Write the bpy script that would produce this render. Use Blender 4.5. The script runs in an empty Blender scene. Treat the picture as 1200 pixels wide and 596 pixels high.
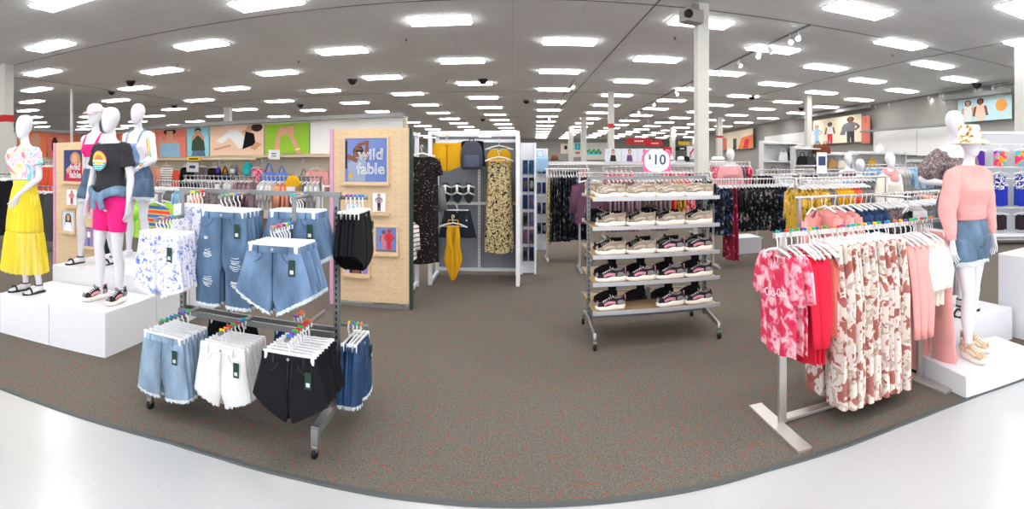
import bpy, bmesh, math, random
from mathutils import Vector, Matrix, noise
R = random.Random(7)
PI = math.pi
C = bpy.context.scene.collection
SC = bpy.context.scene
CAMH = 1.6; F = 620.0; HZ = 190.0
# ---------------------------------------------------------------- camera: a swept (cylindrical) panorama, standing in the aisle
cam = bpy.data.cameras.new('camera'); camo = bpy.data.objects.new('camera', cam); C.objects.link(camo)
camo.location = (0, 0, CAMH); camo.rotation_euler = (PI/2, 0, 0)
cam.type = 'PANO'; cam.panorama_type = 'CENTRAL_CYLINDRICAL'
cam.central_cylindrical_range_u_min = -600/F; cam.central_cylindrical_range_u_max = 600/F
cam.central_cylindrical_range_v_min = -(596-HZ)/F; cam.central_cylindrical_range_v_max = HZ/F
cam.central_cylindrical_radius = 1.0
cam.clip_start = .05; cam.clip_end = 300
SC.camera = camo
w = bpy.data.worlds.new('world'); SC.world = w; w.use_nodes = True
w.node_tree.nodes['Background'].inputs[0].default_value = (.95, .97, 1, 1)
w.node_tree.nodes['Background'].inputs[1].default_value = 3.2
SC.view_settings.view_transform = 'Standard'; SC.view_settings.look = 'None'
SC.view_settings.exposure = 0.0; SC.view_settings.gamma = 1
LIGHT = 20.0
try:
    SC.cycles.use_denoising = True; SC.cycles.max_bounces = 6; SC.cycles.diffuse_bounces = 4; SC.cycles.use_light_tree = True
    SC.cycles.transparent_max_bounces = 12; SC.cycles.sample_clamp_indirect = 6; SC.cycles.caustics_reflective = False; SC.cycles.caustics_refractive = False
except Exception: pass

def gp(px, py):                       # floor point seen at a pixel of the survey photo
    r = F*CAMH/(py-HZ); t = (px-600)/F
    return Vector((r*math.sin(t), r*math.cos(t), 0))
# ---------------------------------------------------------------- object helpers
def thing(name, label, cat, loc=(0,0,0), rz=0, group=None):
    o = bpy.data.objects.new(name, None); C.objects.link(o); o.empty_display_size = .1
    o.location = loc; o.rotation_euler = (0, 0, rz); o['label'] = label; o['category'] = cat
    if group: o['group'] = group
    return o
def tag(o, label, cat, group=None, kind=None):
    o['label'] = label; o['category'] = cat
    if group: o['group'] = group
    if kind: o['kind'] = kind
    return o
def setm(me, m):
    for x in (m if isinstance(m, (list, tuple)) else [m]): me.materials.append(x)
def obj(name, bm, m, parent=None, smooth=False, loc=None):
    me = bpy.data.meshes.new(name); bmesh.ops.recalc_face_normals(bm, faces=bm.faces) if len(bm.faces) < 60000 else None
    bm.to_mesh(me); bm.free(); setm(me, m)
    if smooth:
        me.polygons.foreach_set('use_smooth', [True]*len(me.polygons))
    o = bpy.data.objects.new(name, me); C.objects.link(o)
    if parent: o.parent = parent
    if loc is not None: o.location = loc
    return o
def struct(name, bm, m, parent=None, smooth=False):
    o = obj(name, bm, m, parent, smooth)
    if parent is None: o['kind'] = 'structure'
    return o
def copy_tree(o, parent=None):
    c = o.copy(); C.objects.link(c)
    if parent: c.parent = parent
    for ch in o.children: copy_tree(ch, c)
    return c
USED = set()
def put(proto, loc, rz=0, label=None, group=None, s=None, rx=0, ry=0):
    if proto.name in USED: o = copy_tree(proto)
    else: o = proto; USED.add(proto.name)
    o.location = loc; o.rotation_euler = (rx, ry, rz)
    o.scale = (1,1,1) if s is None else ((s,s,s) if not isinstance(s, tuple) else s)
    if label: o['label'] = label
    if group: o['group'] = group
    elif 'group' in o: del o['group']
    return o
ORD = ['first','second','third','fourth','fifth','sixth','seventh','eighth','ninth','tenth','eleventh','twelfth','thirteenth','fourteenth','fifteenth','sixteenth','seventeenth','eighteenth','nineteenth','twentieth',
       'twenty-first','twenty-second','twenty-third','twenty-fourth','twenty-fifth','twenty-sixth','twenty-seventh','twenty-eighth','twenty-ninth','thirtieth']+['%d-th' % i for i in range(31, 80)]
# ---------------------------------------------------------------- mesh helpers
def B(): return bmesh.new()
def box(bm, c, s, rz=0, mi=0, bev=0, M=None):
    m = Matrix.Translation(c) @ Matrix.Rotation(rz, 4, 'Z') @ Matrix.Diagonal((s[0], s[1], s[2], 1))
    if M is not None: m = M @ m
    r = bmesh.ops.create_cube(bm, size=1, matrix=m)
    fs = set(f for v in r['verts'] for f in v.link_faces)
    for f in fs: f.material_index = mi
    if bev:
        es = list(set(e for v in r['verts'] for e in v.link_edges))
        rr = bmesh.ops.bevel(bm, geom=es, offset=bev, segments=2, affect='EDGES', profile=.5)
        for f in rr['faces']: f.material_index = mi
    return bm
def prism(bm, poly, z0, z1, mi=0):
    a = [bm.verts.new((p[0], p[1], z0)) for p in poly]; b = [bm.verts.new((p[0], p[1], z1)) for p in poly]
    n = len(poly); fs = [bm.faces.new(a[::-1]), bm.faces.new(b)]
    for i in range(n): fs.append(bm.faces.new((a[i], a[(i+1) % n], b[(i+1) % n], b[i])))
    for f in fs: f.material_index = mi
    return bm
def plate(bm, poly, y0, y1, mi=0):    # outline in x,z given thickness along y
    a = [bm.verts.new((p[0], y0, p[1])) for p in poly]; b = [bm.verts.new((p[0], y1, p[1])) for p in poly]
    n = len(poly); fs = [bm.faces.new(a), bm.faces.new(b[::-1])]
    for i in range(n): fs.append(bm.faces.new((a[i], b[i], b[(i+1) % n], a[(i+1) % n])))
    for f in fs: f.material_index = mi
    return bm
def rings(bm, rs, cap=True, mi=0):
    vs = [[bm.verts.new(p) for p in r] for r in rs]; n = len(rs[0])
    for a, b in zip(vs, vs[1:]):
        for i in range(n):
            f = bm.faces.new((a[i], a[(i+1) % n], b[(i+1) % n], b[i])); f.material_index = mi
    if cap:
        for r in (vs[0], vs[-1]):
            f = bm.faces.new(r); f.material_index = mi
    return bm
def vloft(bm, secs, n=20, cap=True, mi=0, fold=None, p=1.0):   # horizontal sections (z, halfx, halfy, cx, cy)
    rs = []
    for s in secs:
        z, a, b = s[:3]; cx = s[3] if len(s) > 3 else 0; cy = s[4] if len(s) > 4 else 0
        r = []
        for i in range(n):
            t = 2*PI*i/n; c, d = math.cos(t), math.sin(t)
            c = math.copysign(abs(c)**p, c); d = math.copysign(abs(d)**p, d)
            k = 1+(fold(t, z) if fold else 0)
            r.append((cx+a*c*k, cy+b*d*k, z))
        rs.append(r)
    return rings(bm, rs, cap, mi)
def dens(secs, k):                    # smooth interpolation of tuples
    out = []
    L = len(secs)
    for i in range(L-1):
        p0 = secs[max(i-1, 0)]; p1 = secs[i]; p2 = secs[i+1]; p3 = secs[min(i+2, L-1)]
        for j in range(k):
            t = j/k; q = []
            for a, b, c, d in zip(p0, p1, p2, p3):
                q.append(.5*((2*b)+(-a+c)*t+(2*a-5*b+4*c-d)*t*t+(-a+3*b-3*c+d)*t**3))
            out.append(tuple(q))
    out.append(tuple(secs[-1])); return out
def limb(bm, pts, n=12, k=4, cap=True, mi=0, flat=1.0, up=Vector((0,0,1)), fold=None):   # pts: (x,y,z,r[,r2])
    P = dens([tuple(q) if len(q) > 4 else tuple(q)+(q[3]*flat,) for q in pts], k) if k > 1 else [tuple(q) if len(q) > 4 else tuple(q)+(q[3]*flat,) for q in pts]
    rs = []; prev = None
    for i, q in enumerate(P):
        a = Vector(P[max(i-1, 0)][:3]); b = Vector(P[min(i+1, len(P)-1)][:3]); d = (b-a)
        d = d.normalized() if d.length > 1e-9 else Vector((0,0,1))
        if prev is None:
            u = up if abs(d.dot(up)) < .9 else Vector((0,1,0))
            x = (u - d*u.dot(d)).normalized()
        else: x = (prev - d*prev.dot(d)).normalized()
        prev = x; y = d.cross(x); c = Vector(q[:3])
        rr = []
        for j in range(n):
            t = 2*PI*j/n; kk = 1+(fold(t, i/len(P)) if fold else 0)
            rr.append(c+x*q[3]*kk*math.cos(t)+y*q[4]*kk*math.sin(t))
        rs.append(rr)
    return rings(bm, rs, cap, mi)
def tube(bm, pts, r, n=8, mi=0, cap=True): return limb(bm, [tuple(p)+(r,) for p in pts], n=n, k=1, mi=mi, cap=cap)
def cyl(bm, c, r, h, axis='Z', n=16, mi=0, r2=None):
    m = Matrix.Translation(c)
    if axis == 'X': m = m @ Matrix.Rotation(PI/2, 4, 'Y')
    if axis == 'Y': m = m @ Matrix.Rotation(PI/2, 4, 'X')
    q = bmesh.ops.create_cone(bm, cap_ends=True, segments=n, radius1=r, radius2=r if r2 is None else r2, depth=h, matrix=m)
    for v in q['verts']:
        for f in v.link_faces: f.material_index = mi
    return bm
def ball(bm, c, s, n=12, mi=0):
    q = bmesh.ops.create_uvsphere(bm, u_segments=n*2, v_segments=n, radius=1, matrix=Matrix.Translation(c) @ Matrix.Diagonal((s[0], s[1], s[2], 1)))
    for v in q['verts']:
        for f in v.link_faces: f.material_index = mi
    return bm
def fuse(bm, vox=.009, it=4, fac=.5):  # weld overlapping solids into one continuous skin
    me = bpy.data.meshes.new('t'); bmesh.ops.recalc_face_normals(bm, faces=bm.faces); bm.to_mesh(me); bm.free()
    o = bpy.data.objects.new('t', me); C.objects.link(o)
    m = o.modifiers.new('r', 'REMESH'); m.mode = 'VOXEL'; m.voxel_size = vox
    if it: s = o.modifiers.new('s', 'SMOOTH'); s.factor = fac; s.iterations = it
    dg = bpy.context.evaluated_depsgraph_get(); ev = o.evaluated_get(dg); b = bmesh.new(); tm = ev.to_mesh(); b.from_mesh(tm); ev.to_mesh_clear()
    bpy.data.objects.remove(o); bpy.data.meshes.remove(me)
    return b
def addbm(dst, src):
    me = bpy.data.meshes.new('t'); src.to_mesh(me); src.free(); dst.from_mesh(me); bpy.data.meshes.remove(me); return dst
def text_obj(name, s, size, m, parent, loc, rot=(PI/2, 0, 0), ext=.001, outline=0, sx=1, bold=0):
    cu = bpy.data.curves.new(name, 'FONT'); cu.body = s; cu.size = size; cu.align_x = 'CENTER'; cu.align_y = 'CENTER'; cu.extrude = ext; cu.offset = bold
    cu.resolution_u = 3
    if outline: cu.fill_mode = 'NONE'; cu.bevel_depth = outline; cu.extrude = 0; cu.bevel_resolution = 0
    o = bpy.data.objects.new('t', cu); C.objects.link(o)
    dg = bpy.context.evaluated_depsgraph_get(); me = bpy.data.meshes.new_from_object(o.evaluated_get(dg)); bpy.data.objects.remove(o)
    me.materials.clear(); me.materials.append(m)
    q = bpy.data.objects.new(name, me); C.objects.link(q); q.parent = parent; q.location = loc; q.rotation_euler = rot; q.scale = (sx, 1, 1)
    return q
# ---------------------------------------------------------------- materials
def s2l(c): return tuple(((x/255)/12.92 if x/255 <= .04045 else ((x/255+.055)/1.055)**2.4) for x in c)+(1,)
MATS = {}
def mat(name, rgb, rough=.7, metal=0, spec=.3, bump=0, bscale=60, emis=0, var=0, vscale=8, alpha=1, sheen=0):
    if name in MATS: return MATS[name]
    m = bpy.data.materials.new(name); m.use_nodes = True; nt = m.node_tree; b = nt.nodes['Principled BSDF']
    col = s2l(rgb); b.inputs['Base Color'].default_value = col; b.inputs['Roughness'].default_value = rough; b.inputs['Metallic'].default_value = metal
    b.inputs['Specular IOR Level'].default_value = spec
    tc = nt.nodes.new('ShaderNodeTexCoord')
    if var:
        n = nt.nodes.new('ShaderNodeTexNoise'); n.inputs['Scale'].default_value = vscale; n.inputs['Detail'].default_value = 4; nt.links.new(tc.outputs['Object'], n.inputs['Vector'])
        mx = nt.nodes.new('ShaderNodeMix'); mx.data_type = 'RGBA'
        mx.inputs[6].default_value = tuple(c*(1-var) for c in col[:3])+(1,); mx.inputs[7].default_value = tuple(min(1, c*(1+var)) for c in col[:3])+(1,)
        nt.links.new(n.outputs['Fac'], mx.inputs[0]); nt.links.new(mx.outputs[2], b.inputs['Base Color'])
    if bump:
        n = nt.nodes.new('ShaderNodeTexNoise'); n.inputs['Scale'].default_value = bscale; nt.links.new(tc.outputs['Object'], n.inputs['Vector'])
        bp = nt.nodes.new('ShaderNodeBump'); bp.inputs['Strength'].default_value = bump; bp.inputs['Distance'].default_value = .01
        nt.links.new(n.outputs['Fac'], bp.inputs['Height']); nt.links.new(bp.outputs[0], b.inputs['Normal'])
    if emis:
        b.inputs['Emission Color'].default_value = col; b.inputs['Emission Strength'].default_value = emis
    if alpha < 1: b.inputs['Alpha'].default_value = alpha
    if sheen: b.inputs['Sheen Weight'].default_value = sheen
    MATS[name] = m; return m
def ramp_mat(name, stops, tex='noise', scale=20, rough=.85, detail=3, dist=0, stretch=(1,1,1), interp='CONSTANT', coord='Object', second=None, bump=0):
    """fabric print: a texture through a colour ramp; second = (scale, stops-with-alpha mask colour, threshold) laid over"""
    if name in MATS: return MATS[name]
    m = bpy.data.materials.new(name); m.use_nodes = True; nt = m.node_tree; b = nt.nodes['Principled BSDF']; L = nt.links
    b.inputs['Roughness'].default_value = rough; b.inputs['Specular IOR Level'].default_value = .2
    tc = nt.nodes.new('ShaderNodeTexCoord'); mp = nt.nodes.new('ShaderNodeMapping'); mp.inputs['Scale'].default_value = stretch
    oi = nt.nodes.new('ShaderNodeObjectInfo'); rm = nt.nodes.new('ShaderNodeMath'); rm.operation = 'MULTIPLY'; rm.inputs[1].default_value = 0 if tex == 'wave' else 7.0; L.new(oi.outputs['Random'], rm.inputs[0]); L.new(rm.outputs[0], mp.inputs['Location'])
    L.new(tc.outputs[coord], mp.inputs['Vector'])
    def T(kind, sc, det=detail, off=None):
        if kind == 'noise':
            n = nt.nodes.new('ShaderNodeTexNoise'); n.inputs['Detail'].default_value = det; n.inputs['Distortion'].default_value = dist; o = n.outputs['Fac']
        elif kind == 'voro':
            n = nt.nodes.new('ShaderNodeTexVoronoi'); o = n.outputs['Distance']
        elif kind == 'cells':
            n = nt.nodes.new('ShaderNodeTexVoronoi'); o = n.outputs['Color']
        elif kind == 'wave':
            n = nt.nodes.new('ShaderNodeTexWave'); n.bands_direction = 'Z'; n.inputs['Distortion'].default_value = dist; o = n.outputs['Fac']
        n.inputs['Scale'].default_value = sc; L.new(mp.outputs[0], n.inputs['Vector']); return o
    def ramp(fac, st, ip):
        r = nt.nodes.new('ShaderNodeValToRGB'); e = r.color_ramp; e.interpolation = ip
        while len(e.elements) < len(st): e.elements.new(.5)
        for k, (p, c) in enumerate(st): e.elements[k].position = p; e.elements[k].color = s2l(c)
        L.new(fac, r.inputs[0]); return r.outputs[0]
    out = ramp(T(tex, scale), stops, interp)
    for (kind, sc, lo, hi, colr) in (second or []):
        o = T(kind, sc); rr = nt.nodes.new('ShaderNodeMapRange'); rr.inputs[1].default_value = lo; rr.inputs[2].default_value = hi
        L.new(o, rr.inputs[0]); mx = nt.nodes.new('ShaderNodeMix'); mx.data_type = 'RGBA'; L.new(rr.outputs[0], mx.inputs[0]); L.new(out, mx.inputs[6]); mx.inputs[7].default_value = s2l(colr); out = mx.outputs[2]
    L.new(out, b.inputs['Base Color'])
    if bump:
        bp = nt.nodes.new('ShaderNodeBump'); bp.inputs['Strength'].default_value = bump; bp.inputs['Distance'].default_value = .004; L.new(T('noise', 40), bp.inputs['Height']); L.new(bp.outputs[0], b.inputs['Normal'])
    MATS[name] = m; return m
def grid_mat(name, base, line, sx, sy, lw, rough=.8, spec=.3, speck=None, coord='Object', var=.05, linefac=1):
    m = bpy.data.materials.new(name); m.use_nodes = True; nt = m.node_tree; b = nt.nodes['Principled BSDF']; L = nt.links
    b.inputs['Roughness'].default_value = rough; b.inputs['Specular IOR Level'].default_value = spec
    tc = nt.nodes.new('ShaderNodeTexCoord'); sp = nt.nodes.new('ShaderNodeSeparateXYZ'); L.new(tc.outputs[coord], sp.inputs[0])
    def ln(o, s):
        a = nt.nodes.new('ShaderNodeMath'); a.operation = 'DIVIDE'; a.inputs[1].default_value = s; L.new(o, a.inputs[0])
        f = nt.nodes.new('ShaderNodeMath'); f.operation = 'FRACT'; L.new(a.outputs[0], f.inputs[0])
        l = nt.nodes.new('ShaderNodeMath'); l.operation = 'LESS_THAN'; l.inputs[1].default_value = lw/s; L.new(f.outputs[0], l.inputs[0]); return l.outputs[0]
    mxm = nt.nodes.new('ShaderNodeMath'); mxm.operation = 'MAXIMUM'; L.new(ln(sp.outputs[0], sx), mxm.inputs[0]); L.new(ln(sp.outputs[1], sy), mxm.inputs[1])
    n = nt.nodes.new('ShaderNodeTexNoise'); n.inputs['Scale'].default_value = .8; L.new(tc.outputs[coord], n.inputs['Vector'])
    c = s2l(base); v = nt.nodes.new('ShaderNodeMix'); v.data_type = 'RGBA'; v.inputs[6].default_value = tuple(x*(1-var) for x in c[:3])+(1,); v.inputs[7].default_value = tuple(min(1, x*(1+var)) for x in c[:3])+(1,); L.new(n.outputs['Fac'], v.inputs[0])
    out = v.outputs[2]
    if speck:
        n2 = nt.nodes.new('ShaderNodeTexNoise'); n2.inputs['Scale'].default_value = speck[0]; n2.inputs['Detail'].default_value = 2; L.new(tc.outputs[coord], n2.inputs['Vector'])
        mr = nt.nodes.new('ShaderNodeMapRange'); mr.inputs[1].default_value = speck[1]; mr.inputs[2].default_value = speck[1]+.05; L.new(n2.outputs['Fac'], mr.inputs[0])
        q = nt.nodes.new('ShaderNodeMix'); q.data_type = 'RGBA'; L.new(mr.outputs[0], q.inputs[0]); L.new(out, q.inputs[6]); q.inputs[7].default_value = s2l(speck[2]); out = q.outputs[2]
    q = nt.nodes.new('ShaderNodeMix'); q.data_type = 'RGBA'
    mm = nt.nodes.new('ShaderNodeMath'); mm.operation = 'MULTIPLY'; mm.inputs[1].default_value = linefac; L.new(mxm.outputs[0], mm.inputs[0]); L.new(mm.outputs[0], q.inputs[0])
    L.new(out, q.inputs[6]); q.inputs[7].default_value = s2l(line); L.new(q.outputs[2], b.inputs['Base Color'])
    return m
def carpet_mat():
    m = bpy.data.materials.new('carpet'); m.use_nodes = True; nt = m.node_tree; b = nt.nodes['Principled BSDF']; L = nt.links
    b.inputs['Roughness'].default_value = .95; b.inputs['Specular IOR Level'].default_value = .1
    tc = nt.nodes.new('ShaderNodeTexCoord')
    n = nt.nodes.new('ShaderNodeTexNoise'); n.inputs['Scale'].default_value = 90; n.inputs['Detail'].default_value = 3; L.new(tc.outputs['Object'], n.inputs['Vector'])
    r = nt.nodes.new('ShaderNodeValToRGB'); e = r.color_ramp; e.elements[0].position = .3; e.elements[0].color = s2l((86, 82, 75)); e.elements[1].position = .7; e.elements[1].color = s2l((120, 115, 106)); L.new(n.outputs['Fac'], r.inputs[0])
    out = r.outputs[0]
    n3 = nt.nodes.new('ShaderNodeTexNoise'); n3.inputs['Scale'].default_value = .7; n3.inputs['Detail'].default_value = 3; L.new(tc.outputs['Object'], n3.inputs['Vector'])
    mr = nt.nodes.new('ShaderNodeMapRange'); mr.inputs[1].default_value = .35; mr.inputs[2].default_value = .75; mr.inputs[3].default_value = 0; mr.inputs[4].default_value = .28; L.new(n3.outputs['Fac'], mr.inputs[0])
    q = nt.nodes.new('ShaderNodeMix'); q.data_type = 'RGBA'; L.new(mr.outputs[0], q.inputs[0]); L.new(out, q.inputs[6]); q.inputs[7].default_value = s2l((100, 90, 80)); out = q.outputs[2]
    for k, (sc, ln_, wd, colr, fac) in enumerate([(7.5, .30, .036, (158, 72, 62), .6), (9, .24, .035, (140, 84, 76), .4), (14, .4, .05, (84, 78, 72), .25), (12, .42, .05, (136, 130, 120), .15)]):
        mp = nt.nodes.new('ShaderNodeMapping'); mp.inputs['Location'].default_value = (k*3.37, k*1.9, 0); mp.inputs['Scale'].default_value = (sc, sc, 0); L.new(tc.outputs['Object'], mp.inputs['Vector'])
        v = nt.nodes.new('ShaderNodeTexVoronoi'); v.voronoi_dimensions = '2D'; v.inputs['Scale'].default_value = 1; v.inputs['Randomness'].default_value = .8; L.new(mp.outputs[0], v.inputs['Vector'])
        sb = nt.nodes.new('ShaderNodeVectorMath'); sb.operation = 'SUBTRACT'; L.new(mp.outputs[0], sb.inputs[0]); L.new(v.outputs['Position'], sb.inputs[1])
        sc_ = nt.nodes.new('ShaderNodeSeparateColor'); L.new(v.outputs['Color'], sc_.inputs[0])
        an = nt.nodes.new('ShaderNodeMath'); an.operation = 'MULTIPLY'; an.inputs[1].default_value = 6.283; L.new(sc_.outputs[0], an.inputs[0])
        ro = nt.nodes.new('ShaderNodeVectorRotate'); ro.rotation_type = 'Z_AXIS'; L.new(sb.outputs[0], ro.inputs['Vector']); L.new(an.outputs[0], ro.inputs['Angle'])
        sp = nt.nodes.new('ShaderNodeSeparateXYZ'); L.new(ro.outputs[0], sp.inputs[0])
        res = None
        for ax, lim in ((0, ln_), (1, wd)):
            ab = nt.nodes.new('ShaderNodeMath'); ab.operation = 'ABSOLUTE'; L.new(sp.outputs[ax], ab.inputs[0])
            lt = nt.nodes.new('ShaderNodeMath'); lt.operation = 'LESS_THAN'; lt.inputs[1].default_value = lim; L.new(ab.outputs[0], lt.inputs[0])
            if res is None: res = lt.outputs[0]
            else:
                mu = nt.nodes.new('ShaderNodeMath'); mu.operation = 'MULTIPLY'; L.new(res, mu.inputs[0]); L.new(lt.outputs[0], mu.inputs[1]); res = mu.outputs[0]
        mu = nt.nodes.new('ShaderNodeMath'); mu.operation = 'MULTIPLY'; mu.inputs[1].default_value = fac; L.new(res, mu.inputs[0])
        q = nt.nodes.new('ShaderNodeMix'); q.data_type = 'RGBA'; L.new(mu.outputs[0], q.inputs[0]); L.new(out, q.inputs[6]); q.inputs[7].default_value = s2l(colr); out = q.outputs[2]
    L.new(out, b.inputs['Base Color'])
    bp = nt.nodes.new('ShaderNodeBump'); bp.inputs['Strength'].default_value = .4; bp.inputs['Distance'].default_value = .005; L.new(n.outputs['Fac'], bp.inputs['Height']); L.new(bp.outputs[0], b.inputs['Normal'])
    return m
WHITE = mat('white_paint', (238, 238, 240), .45)
PLINTH = mat('white_laminate', (228, 229, 234), .35, var=.015, vscale=3)
WPLAST = mat('white_plastic', (244, 244, 246), .35)
MANQ = mat('mannequin_gloss_white', (222, 221, 228), .35, spec=.4)
STEEL = mat('brushed_steel', (168, 168, 168), .35, metal=.8, bump=.05, bscale=200)
GREYM = mat('grey_metal', (128, 130, 132), .4, metal=.55)
SATIN = mat('satin_nickel', (196, 190, 186), .32, metal=.7)
BLACK = mat('black_plastic', (24, 24, 26), .5)
BLACKF = mat('black_cotton', (26, 25, 29), .9, bump=.3, bscale=50, spec=.15)
WOOD = ramp_mat('birch_ply', [(0, (206, 178, 142)), (.5, (219, 192, 156)), (1, (228, 203, 168))], scale=3, stretch=(2, 2, 14), interp='LINEAR', rough=.6)
COLW = mat('column_paint', (205, 205, 198), .6, var=.04)
PINKM = mat('lilac_pink_paint', (214, 160, 190), .5)
DKGREEN = mat('dark_green_edge', (44, 62, 58), .5)
TAG = mat('dark_green_tag', (28, 58, 48), .5)
CLEARP = mat('pale_print', (200, 210, 205), .6)
GREYW = mat('grey_wall_paint', (162, 161, 156), .8, var=.04)
MARK = [mat('marker_'+n, c, .4) for n, c in (('yellow', (240, 200, 40)), ('green', (60, 190, 80)), ('orange', (240, 120, 50)), ('blue', (50, 120, 210)), ('red', (220, 50, 50)), ('purple', (130, 70, 170)), ('teal', (50, 170, 170)))]
# ---------------------------------------------------------------- setting
EDGE = [(-40, 470), (0, 454.5), (50, 473), (100, 490), (150, 501.5+3), (200, 518), (250, 533), (300, 548), (350, 560), (400, 571), (450, 580), (500, 586), (550, 590.5), (600, 592), (650, 591), (700, 588), (750, 582.5), (800, 575), (850, 564), (900, 549.5), (950, 535.5), (1000, 519), (1050, 499.5), (1100, 480), (1150, 461), (1200, 444)]
EP = [gp(x, y) for x, y in EDGE[1:]]
EP = [Vector((-40, EP[0].y-1.2, 0)), Vector((-6, EP[0].y-.1, 0))] + EP + [Vector((6, EP[-1].y-.15, 0)), Vector((40, EP[-1].y-1.5, 0))]
bm = B(); poly = [bm.verts.new((p.x, p.y, 0)) for p in EP] + [bm.verts.new((40, 62, 0)), bm.verts.new((-40, 62, 0))]
bm.faces.new(poly); bmesh.ops.triangulate(bm, faces=bm.faces[:]); o = struct('floor', bm, carpet_mat()); o.location.z = .004
bm = B(); vs = [bm.verts.new(p) for p in ((-40, -14, 0), (40, -14, 0), (40, 62, 0), (-40, 62, 0))]; bm.faces.new(vs)
struct('floor', bm, grid_mat('vinyl_tile', (184, 185, 186), (172, 172, 172), .914, .914, .003, rough=.22, spec=.45, speck=(46, .69, (168, 168, 162)), var=.02, linefac=.5))
bm = B(); a = []
for i, p in enumerate(EP):
    a.append([bm.verts.new(p+Vector((0, -.022, .001))), bm.verts.new(p+Vector((0, -.016, .009))), bm.verts.new(p+Vector((0, .012, .010))), bm.verts.new(p+Vector((0, .02, .004)))])
for p, q in zip(a, a[1:]):
    for j in range(3): bm.faces.new((p[j], q[j], q[j+1], p[j+1]))
struct('trim_1', bm, mat('grey_rubber', (78, 82, 82), .55))
CEIL = CAMH+2.62
bm = B(); box(bm, (0, 24, CEIL+.05), (80, 76, .1)); struct('ceiling', bm, grid_mat('ceiling_tile', (243, 247, 251), (214, 218, 222), 1.22, .61, .02, rough=.95, spec=.05, var=.05, linefac=.45))
for i, (p, q) in enumerate([((-40, 8.2), (40, 8.75)), ((-40, 19.2), (40, 19.9)), ((-40, 30.3), (40, 31)), ((2.35, -14), (2.35+.02, 62)), ((9.3, -14), (9.3, 62)), ((-13.2, -14), (-13.2, 62))]):
    bm = B(); d = Vector((q[0]-p[0], q[1]-p[1], 0)); box(bm, ((p[0]+q[0])/2, (p[1]+q[1])/2, CEIL-.004), (d.length, .025, .008), math.atan2(d.y, d.x)); struct('trim_%d' % (i+2), bm, mat('ceiling_joint', (120, 116, 112), .8))
def wallseg(name, a, b, z0, z1, m, t=.15):
    a = Vector(a); b = Vector(b); d = b-a; bm = B(); box(bm, ((a.x+b.x)/2, (a.y+b.y)/2, (z0+z1)/2), (d.length, t, z1-z0), math.atan2(d.y, d.x)); return struct(name, bm, m)
wallseg('wall_far', (-40, 60), (40, 60), 0, CEIL, GREYW)
wallseg('wall_right', (13.9, 6), (19.4, 60), 0, CEIL, GREYW)
wallseg('wall_left', (-33, 5), (-33, 60), 0, CEIL, GREYW)
# ---------------------------------------------------------------- ceiling lights: staggered rows of recessed 2x4 panels
U = 3.735
EMI = bpy.data.materials.new('light_diffuser'); EMI.use_nodes = True; nt = EMI.node_tree; nt.nodes.remove(nt.nodes['Principled BSDF'])
e = nt.nodes.new('ShaderNodeEmission'); e.inputs[0].default_value = (1, .985, .97, 1); e.inputs[1].default_value = LIGHT; nt.links.new(e.outputs[0], nt.nodes['Material Output'].inputs[0])
def light_proto():
    t = thing('ceiling_light', 'x', 'ceiling light')
    bm = B()
    for s in (-1, 1): box(bm, (0, s*.275, -.006), (1.2, .03, .012)); box(bm, (s*.585, 0, -.006), (.03, .58, .012))
    obj('frame', bm, WHITE, t)
    bm = B(); box(bm, (0, 0, -.023), (1.12, .51, .046)); obj('diffuser', bm, EMI, t)  # hangs below its frame, shaped so the glowing sides brighten the ceiling
    return t
LP = light_proto(); lights = []
for j in range(-16, 17):
    X0 = .30+(.72 if j < 0 else .66)*j
    for i in range(-8, 20):
        Y = 3.02+.42*j+i+(.0 if j < 0 else 0); X = X0+.04*(Y-3.0)
        ax, ay = max(-5.5, min(3.6, X)), max(1.5, min(7, Y))
        X += .1068-.1394*ax-.0227*ay-.0107*ax*ax+.0289*ax*ay+.0012*ay*ay; Y += -.0413+.1648*ax+.0144*ay-.0205*ax*ax-.045*ax*ay+.0009*ay*ay
        x, y = X*U, Y*U; r = math.hypot(x, y); th = math.atan2(x, y)
        vis = abs(th) < 1.0 and r < 58 and y < 59 and x < 13+ y*.1 and r > 8.2
        near = r <= 8.2+5 and not vis and y > -9 and abs(x) < 14 and (i+j) % 1 == 0  # unseen panels carrying on the rows, put in for their light
        if x < -31: continue
        if vis or near: lights.append((j, y, x, vis, th))
cols = sorted(set(l[0] for l in lights)); cnt = {}
for (j, y, x, vis, th) in sorted(lights, key=lambda l: (l[0], l[1])):
    if vis:
        cnt[j] = cnt.get(j, 0)+1
        side = 'straight ahead of the aisle' if j == 0 else ('%s column to the %s of centre' % (ORD[abs(j)-1], 'left' if j < 0 else 'right'))
        lab = 'recessed white ceiling light panel, %s from the front, %s' % (ORD[cnt[j]-1], side)
        put(LP, (x, y, CEIL), 0, lab, 'recessed ceiling light panels')
    else: put(LP, (x, y, CEIL), 0, 'unseen white ceiling light panel above the near aisle, included for its light', 'unseen ceiling lights above the aisle')
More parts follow.
